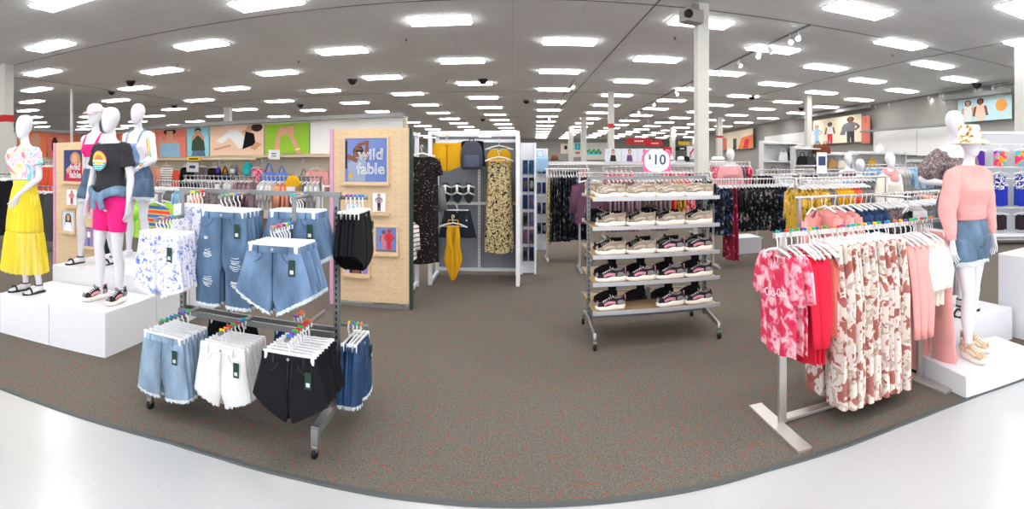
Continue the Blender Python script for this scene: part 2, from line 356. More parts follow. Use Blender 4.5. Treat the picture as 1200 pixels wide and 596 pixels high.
# ---------------------------------------------------------------- columns
def column(px, r, wd, band=None, nm='column'):
    t = (px-600)/F; x, y = r*math.sin(t), r*math.cos(t)
    bm = B(); box(bm, (x, y, CEIL/2), (wd, wd, CEIL), bev=.01); o = struct(nm, bm, COLW)
    if band:
        z1 = CAMH+r*(HZ-band[0])/F; z0 = CAMH+r*(HZ-band[1])/F
        bm = B(); box(bm, (x, y, (z0+z1)/2), (wd+.02, wd+.02, z1-z0)); obj('marker_band', bm, mat('sign_red', (190, 36, 44), .5), o)
    return x, y
for i, (px, r, wd, band) in enumerate([(822, 8.8, .2, None), (716, 19.6, .22, (145, 150)), (947, 20.8, .22, None), (7, 14.2, .3, (135, 143)), (84, 19.0, .08, None), (1198, 11.9, .26, None), (684, 30.6, .3, None), (669, 39, .35, None), (788, 40, .36, None), (843, 30.6, .3, (159, 161.5)), (267, 25.4, .3, None)]):
    column(px, r, wd, band, 'column')
# ================================================================ fabrics
def denim(name, c, dark=.75, ripped=False):
    l = tuple(min(255, int(x*1.22+12)) for x in c); d = tuple(int(x*dark) for x in c)
    return ramp_mat(name, [(.25, d), (.5, c), (.75, l)], scale=7, interp='LINEAR', detail=6, stretch=(1, 1, .45), rough=.9, bump=.25)
DEN = denim('denim_mid_blue', (96, 120, 150)); DENL = denim('denim_light_wash', (138, 160, 182)); DEND = denim('denim_dark_blue', (44, 70, 106)); DENG = denim('denim_grey_blue', (120, 134, 150))
DENB = denim('denim_bermuda', (86, 110, 138)); STITCH = mat('denim_stitch', (72, 92, 118), .9); FRAY = mat('frayed_thread', (214, 222, 230), .95, bump=.8, bscale=120)
WCOT = mat('white_cotton', (224, 223, 224), .9, bump=.35, bscale=30, spec=.15)
FLOR = ramp_mat('blue_floral_on_white', [(0, (96, 112, 190)), (.36, (150, 164, 222)), (.43, (218, 218, 228)), (.60, (222, 222, 230)), (.64, (176, 180, 226)), (.72, (120, 136, 200))], scale=38, detail=4, dist=.6,
                second=[('noise', 34, .66, .68, (236, 200, 170)), ('noise', 50, .70, .72, (90, 60, 90))])
TIE = ramp_mat('red_tie_dye', [(.28, (214, 40, 78)), (.48, (222, 66, 98)), (.56, (240, 168, 184)), (.72, (246, 214, 220))], scale=15, interp='LINEAR', detail=3, dist=.6)
REDF = mat('bright_red_cotton', (216, 34, 62), .9, var=.12, bump=.3, bscale=20); CORAL = mat('coral_cotton', (232, 132, 120), .9, var=.12); BLUSH = mat('blush_fleece', (228, 160, 156), .95, var=.08, bump=.3, bscale=30)
CREAM = mat('cream_knit', (240, 230, 218), .95, var=.05, bump=.3, bscale=40)
CAMO = ramp_mat('pink_camouflage', [(0, (168, 104, 96)), (.41, (182, 118, 110)), (.43, (226, 214, 206)), (.56, (230, 220, 214)), (.58, (188, 168, 152)), (.66, (222, 208, 198))], scale=11, detail=2.5, dist=.4, second=[('noise', 19, .64, .65, (160, 90, 84))])
LEOP = ramp_mat('black_leaf_on_cream', [(0, (32, 28, 32)), (.46, (206, 186, 140)), (1, (232, 216, 176))], scale=40, detail=1, dist=1.2)
MUST = mat('mustard_cloth', (222, 166, 22), .85, var=.15, vscale=6, bump=.3, bscale=12)
NAVYF = ramp_mat('dark_floral', [(0, (22, 22, 30)), (.50, (28, 28, 38)), (.56, (74, 100, 90)), (.60, (32, 30, 40)), (.62, (190, 178, 176)), (.65, (160, 70, 76)), (.69, (30, 30, 40))], scale=15, detail=3, dist=.4)
NAVYF2 = ramp_mat('dark_floral_blue', [(0, (20, 20, 28)), (.48, (26, 28, 40)), (.55, (56, 78, 130)), (.59, (28, 30, 42)), (.62, (176, 182, 190)), (.65, (96, 120, 86)), (.69, (26, 26, 36))], scale=13, detail=3, dist=.4)
DITSY = ramp_mat('black_ditsy_print', [(0, (26, 24, 26)), (.64, (30, 27, 28)), (.68, (190, 150, 140))], scale=60, detail=1)
STRIPE = ramp_mat('thin_stripe', [(0, (30, 30, 40)), (.12, (238, 230, 226))], tex='wave', scale=4.5, stretch=(0, 0, 1)); MAROON = ramp_mat('wine_floral', [(0, (120, 26, 48)), (.55, (140, 30, 54)), (.62, (210, 110, 120))], scale=16)
def cloth(name, c, **k): return mat('cloth_'+name, c, .92, spec=.15, var=.12, vscale=9, bump=.25, bscale=22, **k)
PLUM = cloth('plum', (98, 66, 84)); GREYC = cloth('grey', (120, 118, 122)); CHAR = cloth('charcoal', (70, 72, 76)); PINKC = cloth('pink', (226, 158, 160)); LBLUE = cloth('light_blue', (150, 190, 220)); FOREST = cloth('forest', (36, 48, 44))
ORANGE = cloth('orange', (226, 92, 66)); PEACH = cloth('peach', (232, 160, 136)); NAVY = cloth('navy', (34, 42, 78)); PLAIDP = ramp_mat('plum_grey_stripes', [(0, (96, 70, 84)), (.4, (150, 130, 140)), (.6, (180, 110, 110)), (.8, (80, 76, 96))], scale=18, stretch=(6, 6, .2))
MUSTF = ramp_mat('mustard_floral', [(0, (120, 96, 30)), (.4, (206, 164, 58)), (.62, (230, 206, 150))], scale=14, detail=3)
# ================================================================ hangers and hanging clothes (hang from z=0, width along x)
def hook(bm, drop=.09):
    pts = []
    for i in range(9):
        a = -PI*.25+PI*1.25*i/8; pts.append((.016*math.cos(a), 0, -.008+.016*math.sin(a)))
    pts += [(-.012, 0, -.03), (0, 0, -.045), (0, 0, -drop)]
    tube(bm, pts, .0042, 6)
def top_hanger(mk):
    t = thing('clothes_hanger', 'x', 'hanger'); bm = B(); hook(bm)
    for s in (-1, 1): limb(bm, [(0, 0, -.088, .009, .007), (s*.1, 0, -.108, .009, .007), (s*.19, 0, -.145, .011, .007)], n=6, k=2)
    tube(bm, [(-.15, 0, -.135), (.15, 0, -.135)], .004, 6); obj('hanger_body', bm, WPLAST, t, True)
    bm = B(); box(bm, (0, 0, .012), (.034, .012, .016), bev=.003); obj('size_marker', bm, mk, t); return t
def clip_hanger(mk, wd=.30):
    t = thing('clip_hanger', 'x', 'hanger'); bm = B(); hook(bm, .075)
    box(bm, (0, 0, -.082), (wd, .008, .018), bev=.003); obj('hanger_body', bm, WPLAST, t)
    for s in (-1, 1):
        b2 = B(); box(b2, (s*(wd/2-.02), 0, -.098), (.022, .022, .05), bev=.004); obj('clip', b2, WPLAST, t)
    bm = B(); box(bm, (0, 0, .012), (.034, .012, .016), bev=.003); obj('size_marker', bm, mk, t); return t
TH = [top_hanger(m) for m in MARK]; CH = [clip_hanger(m) for m in MARK]
for o in TH+CH: o['unused'] = 1
def price_tag(parent, loc, rz=0):
    bm = B(); box(bm, (0, 0, 0), (.036, .003, .085)); box(bm, (0, -.002, -.02), (.02, .001, .02), mi=1); o = obj('price_tag', bm, [TAG, CLEARP], parent, loc=loc); o.rotation_euler.z = rz; return o
def sheet(bm, ux, ztf, ztb, zh, T, nu=16, nv=14, fold=.006, fk=5, ph=0, wv=None, mi=0, sharp=2.0):
    """front and back cloth faces joined at the sides. ux(v): half width; ztf/ztb(u): top line; zh(u): hem"""
    fr = []; bk = []
    for j in range(nv+1):
        v = j/nv; a = []; b = []
        for i in range(nu+1):
            u = -1+2*i/nu; x = u*ux(v)+(wv(v) if wv else 0)
            th = T*(1-abs(u)**sharp)**.5*(.35+.65*min(1, v*4))
            f = fold*min(1, v*1.6)*(math.sin(fk*u*PI*.5+ph+v*1.3)+.5*math.sin(fk*1.9*u+ph*2))
            zf = ztf(u)*(1-v)+zh(u)*v; zb = ztb(u)*(1-v)+zh(u)*v
            a.append(bm.verts.new((x, -th+f, zf))); b.append(a[-1] if i in (0, nu) else bm.verts.new((x, th+f*.8, zb)))
        fr.append(a); bk.append(b)
    for g in (fr, bk):
        for r0, r1 in zip(g, g[1:]):
            for i in range(nu):
                vs = [r0[i], r0[i+1], r1[i+1], r1[i]]
                try: f = bm.faces.new(vs); f.material_index = mi
                except ValueError: pass
    return bm
def shoulder(u, nw=.36, dip=.06, z=-.115): 
    a = abs(u)
    return z-.012*a-.03*a*a if a > nw else z-dip*(1-(a/nw)**2)**.5-.012*nw
def make_top(name, label, cat, m, L=.66, hw=.24, hh=None, sleeve=.22, sr=.085, T=.02, dip=.06, nw=.36, fold=.007, fk=5, ph=0, tagged=False, strap=False, rib=None):
    hh = hh or hw; bm = B()
    t = thing(name, label, cat)
    if strap: nw = .55
    hem = lambda u: -L-.01*math.cos(u*4+ph)
    if strap: zt = lambda u, d=dip: -.115-d*.4-.09*min(1, max(0, (abs(u)-nw)/(1-nw)))-(d*.9*(1-(abs(u)/nw)**2) if abs(u) < nw else 0)
    else: zt = None
    sheet(bm, lambda v: hw*(1-.10*math.sin(min(1, v*2)*PI)*(1 if L > .5 else .4))*(1-v)+hh*v, (lambda u: zt(u)) if strap else (lambda u: shoulder(u, nw, dip)), (lambda u: zt(u, dip*.4)) if strap else (lambda u: shoulder(u, nw, dip*.3)), hem, T, fold=fold, fk=fk, ph=ph, nv=18)
    if sleeve:
        for s in (-1, 1):
            e = .04 if sleeve < .3 else .02
            limb(bm, [(s*(hw-.07), 0, -.165, sr*.9, T), (s*(hw-.02), 0, -.20, sr, T*.95), (s*(hw+.015), .002*s, -.165-sleeve*.5, sr*.85, T*.9), (s*(hw+e), 0, -.165-sleeve, sr*(.8 if sleeve < .3 else .5), T*.9)], n=12, k=3, up=Vector((1, 0, 0)),
                 fold=lambda tt, q: .04*math.sin(3*tt+q*9))
    obj('body', bm, m, t, True)
    if not strap:
        b2 = B(); pts = [(u*nw*hw, -T*.45-.002, shoulder(u, nw, dip)+.001) for u in [k/6-1 for k in range(13)]]; tube(b2, pts, .006, 6); obj('neckband', b2, rib or m, t, True)
    else:
        for s in (-1, 1): b2 = B(); tube(b2, [(s*nw*hw, 0, -.115-dip*.4), (s*nw*hw*.93, 0, -.105)], .008, 6); obj('strap', b2, m, t, True)
    if tagged: price_tag(t, (hw*.5, -T-.006, -.32))
    return t
def make_bottoms(name, label, m, L=.36, wh=.155, hh=.215, leg=.20, crotch=.24, T=.03, flare=0, z0=-.088, fray=None, stitch=None, tagged=True, fold=.05, k=6, band=None, ripped=False, pock=True, slant=.03, ph=0):
    """shorts or trousers: two legs that share the seat, a waistband, button, fly, pockets, hem"""
    t = thing(name, label, 'shorts' if L < .5 else 'trousers'); bm = B(); n = 20; hemrows = []
    nz = 14 if L < .5 else 22
    for s in (-1, 1):
        rs = []
        for j in range(nz+1):
            v = j/nz; z = z0-.03-(L-.03)*v; q = min(1, v*L/crotch); below = max(0, min(1, (v*L-crotch)/.06))
            outer = wh+(hh-wh)*min(1, v*L/(crotch*1.1)) if L > .5 else wh+(hh-wh)*v
            if L > .5: outer = outer*(1-below)+(hh)*below+flare*max(0, (v*L-crotch)/(L-crotch))**1.3
            inner = 0 if below == 0 else below*.018*(1 if L > .5 else 1)+(max(0, hh-2*leg))*(v*L-crotch)/(L-crotch)*0
            lw = (outer-inner)/2; cx = s*(inner+lw); d = T*(.55+.45*min(1, v*3)); r = []
            for i in range(n):
                a = 2*PI*i/n; c, e = math.cos(a), math.sin(a)
                isin = (c*s < 0)
                p = .25 if (isin and below < 1) else 1; p = p*(1-below)+below if isin else 1
                y = d*math.copysign(abs(e)**p, e)
                kk = fold*d*math.sin(4*a+ph+v*5)*min(1, v*3)
                zz = z-(slant*(1-(c*s+1)/2)*0+slant*((1+c*s)/2)*0)*v
                # hem rises at the outer seam as it does on cut-offs
                if L < .5: zz += -slant*v*(1-(1+c*s)/2)*1.2+slant*v*.4
                r.append((cx+lw*c, y+kk, zz))
            rs.append(r)
        rings(bm, rs, cap=False)
        hemrows.append(rs[-1])
    obj('body', bm, m, t, True)
    b2 = B(); vloft(b2, [(z0-.034, wh*1.005, T*.66), (z0-.03, wh*1.012, T*.70), (z0, wh, T*.62), (z0+.002, wh*.99, T*.5), (z0-.02, wh*.97, T*.45)], n=28, cap=False); obj('waistband', b2, band or m, t, True)
    if stitch:
        b3 = B(); y = -T*.98
        tube(b3, [(0, -T*.7, z0-.03), (.002, y-.004, z0-.09), (.0, y-.003, z0-.16)], .0022, 5)
        tube(b3, [(.022, -T*.72, z0-.03), (.022, y, z0-.09), (.012, y-.002, z0-.145), (0, y-.003, z0-.16)], .0015, 5)
        if pock:
            for s in (-1, 1):
                tube(b3, [(s*.055, -T*.7, z0-.034), (s*.065, -T*.93, z0-.06), (s*.095, -T*.86, z0-.085), (s*.138, -T*.5, z0-.088)], .0022, 5)
        for s in (-1, 1):
            tube(b3, [(s*.085, -T*.66, z0+.002), (s*.085, -T*.80, z0-.042)], .004, 5)
        obj('seams', b3, stitch, t)
    b4 = B(); cyl(b4, (0, -T*.74, z0-.016), .008, .006, 'Y', 10); obj('button', b4, STEEL, t)
    if fray:
        rr = random.Random(3)
        for row in hemrows:
            b5 = B()
            nn = len(row)
            for i in range(nn):
                a = Vector(row[i]); c = Vector(row[(i+1) % nn]); 
                for q in range(3):
                    p = a.lerp(c, q/3); p2 = a.lerp(c, (q+1)/3); l = .012+rr.random()*.012
                    v = [b5.verts.new(p+Vector((0, 0, .004))), b5.verts.new(p2+Vector((0, 0, .004))), b5.verts.new(p2+Vector((rr.uniform(-.003, .003), rr.uniform(-.004, .004), -l*rr.uniform(.5, 1)))), b5.verts.new(p+Vector((0, 0, -l)))]
                    b5.faces.new(v)
            obj('frayed_hem', b5, fray, t)
    if ripped:
        b6 = B(); rr = random.Random(5)
        for (x, z, w_, h_) in [(-.09, -.33, .07, .05), (.10, -.38, .08, .08), (-.09, -.50, .07, .06), (.10, -.50, .07, .04), (-.10, -.24, .03, .015)]:
            b6 = B()
            for q in range(7):
                zz = z+h_*(q/7-.5)+rr.uniform(-.003, .003); ww = w_*(.6+.4*math.sin(PI*(q+.7)/7.6))*rr.uniform(.6, 1)
                tube(b6, [(x-ww/2, -T*1.02, zz), (x+rr.uniform(-.01, .01), -T*1.14, zz-.004), (x+ww/2, -T*1.02, zz+rr.uniform(-.006, .006))], .0022, 5)
            obj('ripped_threads', b6, FRAY, t)
    if tagged: price_tag(t, (wh*.72, -T*1.12, z0-.105))
    return t
HN = [0]
def hang(proto, loc, rz, label, group, kind='top', hlabel=None, hgroup=None, s=None, hs=1):
    g = put(proto, loc, rz, label, group, s=s)
    HN[0] += 1; lst = TH if kind == 'top' else CH
    put(lst[R.randrange(len(lst))], loc, rz, hlabel, hgroup, s=hs if hs != 1 else None)
    return g
# ================================================================ two-tier denim rack
RX0, RX1, RY = -2.17, -1.04, 3.03
rk = thing('garment_rack', 'grey steel two-tier rolling rack full of denim shorts on the carpet', 'clothes rack', (-1.6, RY, 0))
def rel(o, x, y, z): return (x-o.location.x, y-o.location.y, z-o.location.z)
bm = B(); box(bm, rel(rk, (RX0+RX1)/2, RY, 1.405), (RX1-RX0+.05, .03, .03)); obj('top_rail', bm, GREYM, rk)
for dy in (-.05, .05):
    bm = B(); box(bm, rel(rk, (RX0+RX1)/2, RY+dy, .57), (RX1-RX0, .02, .035)); obj('middle_rail', bm, GREYM, rk)
bm = B(); box(bm, rel(rk, (RX0+RX1)/2, RY, .20), (RX1-RX0, .035, .05)); obj('bottom_rail', bm, GREYM, rk)
for x in (RX0, RX1):
    bm = B(); box(bm, rel(rk, x, RY, .77), (.035, .035, 1.27))
    o = obj('post', bm, GREYM, rk)
    bm = B()
    for q in range(30): box(bm, rel(rk, x, RY-.019, .25+q*.037), (.010, .002, .020))
    obj('slots', bm, BLACK, o)
    bm = B(); box(bm, rel(rk, x, RY, .15), (.045, .74, .045)); 
    for s in (-1, 1): box(bm, rel(rk, x, RY+s*.36, .115), (.04, .04, .10))
    obj('foot', bm, STEEL, rk)
    for s in (-1, 1):
        bm = B(); cyl(bm, rel(rk, x, RY+s*.365, .03), .03, .022, 'X', 20); 
        w_ = obj('caster', bm, BLACK, rk, True); bm = B(); box(bm, rel(rk, x, RY+s*.365, .055), (.034, .035, .03), bev=.004); obj('fork', bm, STEEL, w_)
def arm(x, up, lo, dirx=0, ybase=RY-.02):
    bm = B()
    if dirx == 0:
        if up: tube(bm, [rel(rk, x, RY, 1.395), rel(rk, x, 2.79, 1.395), rel(rk, x, 2.79, 1.25), rel(rk, x, 2.50, 1.25)], .014, 8) if up == 2 else tube(bm, [rel(rk, x, RY, 1.395), rel(rk, x, 2.66, 1.395)], .014, 8)
        if lo: zl = .69 if x > -1.3 else .60; tube(bm, [rel(rk, x, RY, zl), rel(rk, x, lo, zl)], .012, 8)
    else: tube(bm, [rel(rk, RX1, ybase, up), rel(rk, RX1+.18, ybase, up)], .013, 8)
    obj('faceout_arm', bm, GREYM, rk)
arm(-2.0, 2, 0); arm(-1.64, 1, 0); arm(-1.22, 2, 0); arm(-2.03, 0, 2.58); arm(-1.62, 0, 2.62); arm(-1.12, 0, 2.46)
arm(0, 1.385, 0, 1, RY+.04); arm(0, .60, 0, 1, RY+.08)
P_FLOR = make_bottoms('floral_shorts', 'x', FLOR, L=.32, wh=.155, hh=.20, T=.026, fray=WCOT, stitch=None, slant=.06, crotch=.26)
P_DEN = make_bottoms('denim_shorts', 'x', DEN, L=.28, wh=.16, hh=.225, T=.024, fray=FRAY, stitch=STITCH, slant=.09, crotch=.22)
P_BERM = make_bottoms('bermuda_shorts', 'x', DENB, L=.55, wh=.155, hh=.19, T=.03, fray=FRAY, stitch=STITCH, ripped=True, crotch=.29)
P_LIGHT = make_bottoms('denim_shorts', 'x', DENL, L=.36, wh=.155, hh=.20, T=.028, fray=FRAY, stitch=mat('pale_seam', (120, 150, 176), .9), slant=.02)
P_WHITE = make_bottoms('white_shorts', 'x', WCOT, L=.29, wh=.155, hh=.195, T=.03, crotch=.23, fray=WCOT, stitch=mat('white_seam', (206, 204, 202), .9), slant=.06, band=WCOT)
P_BLACK = make_bottoms('black_shorts', 'x', BLACKF, L=.27, wh=.16, hh=.215, T=.026, fray=None, stitch=mat('black_seam', (50, 50, 54), .9), slant=.10, crotch=.22)
P_DARK = make_bottoms('denim_shorts', 'x', DEND, L=.34, wh=.155, hh=.20, T=.028, fray=FRAY, stitch=STITCH, slant=.03)
P_CUFF = None
def stack(proto, desc, where, x, y0, z, n, dy=.034, rz=0, dx=0, cliplab=None, end='front'):
    g = desc+' '+where
    for k in range(n):
        lab = '%s %s, %s from %s' % (desc, where, ORD[k], end); cliplab = 'white clip hanger %s, %s from the %s' % (where, ORD[k], end)
        hang(proto, (x+dx*k+R.uniform(-.004, .004), y0+dy*k, z), rz+R.uniform(-.04, .04), lab, g, 'clip', cliplab, 'hangers of '+g)
stack(P_FLOR, 'blue and white floral shorts', 'on the lower step of the left arm', -2.0, 2.53, 1.245, 6, .035)
stack(P_FLOR, 'blue and white floral shorts', 'behind on the upper left arm', -1.96, 2.84, 1.395, 4, .04)
stack(P_BERM, 'ripped blue denim bermuda shorts', 'on the middle arm of the rack', -1.64, 2.70, 1.39, 5, .05)
stack(P_DEN, 'frayed blue denim shorts', 'on the lower step of the right arm', -1.22, 2.52, 1.245, 7, .034, dx=.001)
stack(P_DEN, 'frayed blue denim shorts', 'behind on the upper right arm', -1.24, 2.83, 1.395, 5, .035)
stack(P_BLACK, 'black denim shorts', 'on the upper end arm', RX1+.05, RY+.04, 1.385, 5, 0, rz=PI/2, dx=.026, end='post')
stack(P_LIGHT, 'light wash frayed denim shorts', 'at the left of the lower tier', -2.03, 2.62, .60, 7, .045)
stack(P_WHITE, 'white frayed shorts', 'in the middle of the lower tier', -1.62, 2.66, .60, 7, .042)
stack(P_BLACK, 'black shorts', 'at the right of the lower tier', -1.12, 2.50, .69, 8, .04)
stack(P_DARK, 'dark blue denim shorts', 'on the lower end arm', RX1+.05, RY+.08, .60, 4, 0, rz=PI/2, dx=.028, end='post')
stack(P_BLACK, 'black shorts', 'deep inside the lower tier', -1.85, 3.12, .60, 3, .05)
stack(P_DARK, 'dark blue denim shorts', 'inside the lower tier by the post', -1.35, 3.12, .60, 3, .05)
# ================================================================ front right straight rack
BX0, BX1, BY, BZ = 1.50, 2.93, 2.79, 1.175
r2 = thing('garment_rack', 'low satin metal straight rack of red, camouflage and pink clothes beside the aisle', 'clothes rack', (2.15, BY, 0))
bm = B(); box(bm, rel(r2, (BX0+BX1)/2, BY, BZ-.015), (BX1-BX0, .016, .03), bev=.002); obj('hang_bar', bm, SATIN, r2)
for x in (1.575, 2.73):
    bm = B(); box(bm, rel(r2, x, BY+.02, BZ/2), (.05, .025, BZ-.03), bev=.002); obj('post', bm, SATIN, r2)
    bm = B(); box(bm, rel(r2, x-.04, BY+.0, .012), (.09, .62, .02), bev=.002); obj('foot', bm, SATIN, r2)
bm = B(); box(bm, rel(r2, 2.15, BY+.06, .02), (1.1, .07, .02), bev=.002); obj('base_rail', bm, SATIN, r2)
P_TIE = make_top('tie_dye_tee', 'x', 't-shirt', TIE, L=.70, hw=.195, sleeve=.22, sr=.07, T=.018, fold=.006)
P_RED = make_top('red_sweater', 'x', 'top', REDF, L=.78, hw=.185, hh=.20, sleeve=.50, sr=.055, T=.018, fold=.006)
P_COR = make_top('coral_camisole', 'x', 'top', CORAL, L=.64, hw=.2, hh=.20, sleeve=0, T=.016, strap=True, fold=.008, fk=9)
P_CAM = make_bottoms('camouflage_trousers', 'x', CAMO, L=.98, wh=.19, hh=.24, T=.034, crotch=.30, flare=.0, stitch=None, fold=.2, ph=1)
for s in (-1, 1): b_ = B(); box(b_, (s*.15, -.036, -.50), (.12, .012, .15), bev=.004); obj('cargo_pocket', b_, CAMO, P_CAM)
P_BLU = make_top('blush_sweatshirt', 'x', 'sweatshirt', BLUSH, L=.64, hw=.21, hh=.19, sleeve=.60, sr=.055, T=.022)
P_CRE = make_top('cream_sweater', 'x', 'top', CREAM, L=.60, hw=.21, hh=.19, sleeve=.3, sr=.07, T=.02, fold=.01, fk=7)
P_FLA = make_bottoms('pink_flared_trousers', 'x', BLUSH, L=1.06, wh=.165, hh=.19, T=.026, crotch=.28, flare=.07, stitch=None, tagged=False, pock=False, fold=.12)
t1 = hang(P_TIE, (1.515, BY-.03, BZ), -PI/2+.06, 'red tie-dye tee with white script, first at the left end of the low rack', 'tie-dye tees', 'top', 'white hanger of the first tie-dye tee', 'hangers on the low rack')
GL = 'hangers of the clothes on the low satin rack'
text_obj('script_print', 'Coca-Cola', .07, mat('print_white', (246, 226, 232), .8), t1, (.03, -.034, -.34), (PI/2, -.14, 0), sx=.8)
seq = [(P_TIE, 'red tie-dye tee', 2, .040, 'top'), (P_RED, 'bright red long-sleeved top', 4, .026, 'top'), (P_COR, 'coral strappy top', 3, .026, 'top'), (P_CAM, 'pink camouflage trousers', 13, .044, 'clip'),
       (P_BLU, 'blush pink sweatshirt', 3, .042, 'top'), (P_CRE, 'cream knitted top', 5, .038, 'top'), (P_FLA, 'pink flared trousers', 2, .045, 'clip')]
x = 1.585
for (p, d, n, dx, kd) in seq:
    for k in range(n):
        hang(p, (x, BY+R.uniform(-.02, .014), BZ), (-PI/2 if kd == 'top' else -PI/2)+R.uniform(-.09, .09), '%s on the low rack, %s from left%s' % (d, ORD[k], ' after the end one' if d.startswith('red tie') else ''), d+'s on the low rack', kd, 'white hanger of the %s %s on the low rack' % (ORD[k], d), GL)
        x += dx
    x += .012
# ================================================================ shoe rack
SX0, SX1, SY = .70, 1.83, 4.81
sr = thing('shoe_rack', 'grey rolling five-shelf shoe rack filled with beige and black sneakers', 'shoe rack', (1.24, SY, 0))
for x in (SX0, SX1):
    bm = B(); box(bm, rel(sr, x, SY, .80), (.03, .04, 1.34)); po = obj('post', bm, GREYM, sr)
    bm = B()
    for q in range(30): box(bm, rel(sr, x, SY-.021, .22+q*.042), (.009, .002, .022))
    obj('slots', bm, BLACK, po)
    bm = B(); limb(bm, [rel(sr, x, SY, .2)+(.022,), rel(sr, x, SY-.1, .17)+(.022,), rel(sr, x, SY-.34, .135)+(.02,), rel(sr, x, SY-.375, .13)+(.02,)], n=8, k=2); limb(bm, [rel(sr, x, SY, .2)+(.022,), rel(sr, x, SY+.34, .135)+(.02,), rel(sr, x, SY+.375, .13)+(.02,)], n=8, k=2)
    for s in (-1, 1): box(bm, rel(sr, x, SY+s*.37, .10), (.03, .03, .09))
    obj('foot', bm, STEEL, sr, True)
    for s in (-1, 1):
        bm = B(); cyl(bm, rel(sr, x, SY+s*.375, .032), .032, .024, 'X', 20); w_ = obj('caster', bm, BLACK, sr, True); bm = B(); box(bm, rel(sr, x, SY+s*.375, .06), (.034, .03, .03), bev=.004); obj('fork', bm, STEEL, w_)
bm = B(); box(bm, rel(sr, (SX0+SX1)/2, SY, 1.455), (SX1-SX0+.03, .03, .03)); obj('top_rail', bm, GREYM, sr)
bm = B(); box(bm, rel(sr, (SX0+SX1)/2, SY, .20), (SX1-SX0, .03, .06)); obj('bottom_rail', bm, GREYM, sr)
bm = B(); box(bm, rel(sr, (SX0+SX1)/2, SY, .30), (.03, .03, .25)); obj('centre_post', bm, GREYM, sr)
SZ = [1.28, 1.03, .785, .55, .305]; SHM = ramp_mat('pale_oak', [(0, (176, 146, 112)), (.5, (196, 166, 130)), (1, (210, 182, 148))], scale=3, stretch=(2, 18, 2), interp='LINEAR', rough=.5)
for z in SZ:
    bm = B(); box(bm, rel(sr, (SX0+SX1)/2, SY, z), (SX1-SX0+.0, .70, .016)); sh = obj('shelf', bm, SHM, sr)
    for s in (-1, 1):
        bm = B(); box(bm, rel(sr, (SX0+SX1)/2, SY+s*.355, z+.003), (SX1-SX0+.03, .012, .034), bev=.002); obj('shelf_lip', bm, mat('pale_steel', (186, 188, 194), .35, metal=.4), sh)
def sneaker(name, label, up, ov, accent, sole, dark=False):
    t = thing(name, label, 'shoe')          # toe towards -x, length .29
    bm = B(); rs = []
    for i in range(17):
        s = i/16; x = -.145+.29*s; w_ = .05*(math.sin(PI*min(1, max(.06, s*.9+.08)))**.45)*(1-.12*math.exp(-((s-.55)/.15)**2))
        top = .042+.016*s+.006*math.sin(s*14); bot = 0 if .12 < s < .96 else .010
        if s < .12: bot = .016*(1-s/.12)
        r = []
        for j in range(12):
            a = 2*PI*j/12; c, d = math.cos(a), math.sin(a); r.append((x, w_*math.copysign(abs(c)**.6, c), (top+bot)/2+(top-bot)/2*math.copysign(abs(d)**.4, d)))
        rs.append(r)
    rings(bm, rs); obj('sole', bm, sole, t, True)
    bm = B(); rs = []
    H = [(-.132, .026, .044), (-.12, .036, .060), (-.09, .043, .070), (-.05, .043, .084), (-.015, .040, .108), (.02, .036, .128), (.05, .034, .122), (.085, .033, .112), (.115, .031, .122), (.132, .026, .128), (.14, .018, .11)]
    for (x, w_, h) in dens(H, 3):
        z0 = .034; r = []
        for j in range(14):
            a = 2*PI*j/14; c, d = math.cos(a), math.sin(a); zz = z0+(h-z0)*(.5+.5*d); nar = 1-.45*max(0, d)**1.5
            r.append((x, w_*math.copysign(abs(c)**.8, c)*nar, zz))
        rs.append(r)
    rings(bm, rs); u = obj('upper', bm, up, t, True)
    bm = B(); limb(bm, [(-.135, 0, .046, .03, .012), (-.115, 0, .05, .044, .014)], n=10, k=2); obj('toe_cap', bm, ov, t, True); bm = B(); limb(bm, [(.06, 0, .07, .036, .03), (.11, 0, .07, .036, .034), (.142, 0, .075, .022, .03)], n=12, k=2, up=Vector((0, 1, 0))); obj('heel_counter', bm, ov, t, True)
    bm = B()
    for s in (-1, 1): bm = B(); limb(bm, [(-.07, s*.040, .055, .012, .005), (-.02, s*.041, .075, .014, .005), (.04, s*.036, .07, .012, .005)], n=6, k=3); obj('accent_panel', bm, accent, t, True)
    bm = B(); box(bm, (.143, 0, .11), (.008, .022, .05), bev=.003); obj('heel_tab', bm, accent, t, True)
    bm = B()
    for q in range(6):
        x = -.07+q*.018; z = .083+q*.0085; tube(bm, [(x, -.022, z-.006), (x+.003, 0, z+.003), (x, .022, z-.006)], .0034, 5)
    obj('laces', bm, WPLAST if dark else sole, u)
    bm = B(); limb(bm, [(.0, 0, .112, .018, .007), (-.004, 0, .142, .016, .006)], n=8, k=1, up=Vector((0, 1, 0))); obj('tongue', bm, ov, u, True)
    bm = B(); rs = [(.062+.048*math.cos(a), .026*math.sin(a), .117+.004*math.cos(2*a)) for a in [2*PI*k/16 for k in range(17)]]; tube(bm, rs, .007, 6); obj('collar', bm, ov, u, True)
    return t
SOLE = mat('offwhite_rubber', (244, 240, 230), .55); BEI = mat('beige_suede', (158, 142, 126), .9, var=.06); BEI2 = mat('pale_beige_mesh', (180, 166, 150), .85)
P_BEI = sneaker('sneaker', 'x', BEI, BEI2, mat('beige_trim', (196, 184, 170), .6), SOLE)
P_BLK = sneaker('sneaker', 'x', mat('black_mesh', (34, 32, 36), .8), mat('grey_overlay', (138, 132, 134), .6), mat('pink_accent', (224, 150, 170), .6), SOLE, True)
P_ALB = sneaker('sneaker', 'x', BLACKF, BLACK, mat('grey_sole_trim', (120, 120, 122), .6), mat('black_rubber', (32, 32, 34), .6), True)
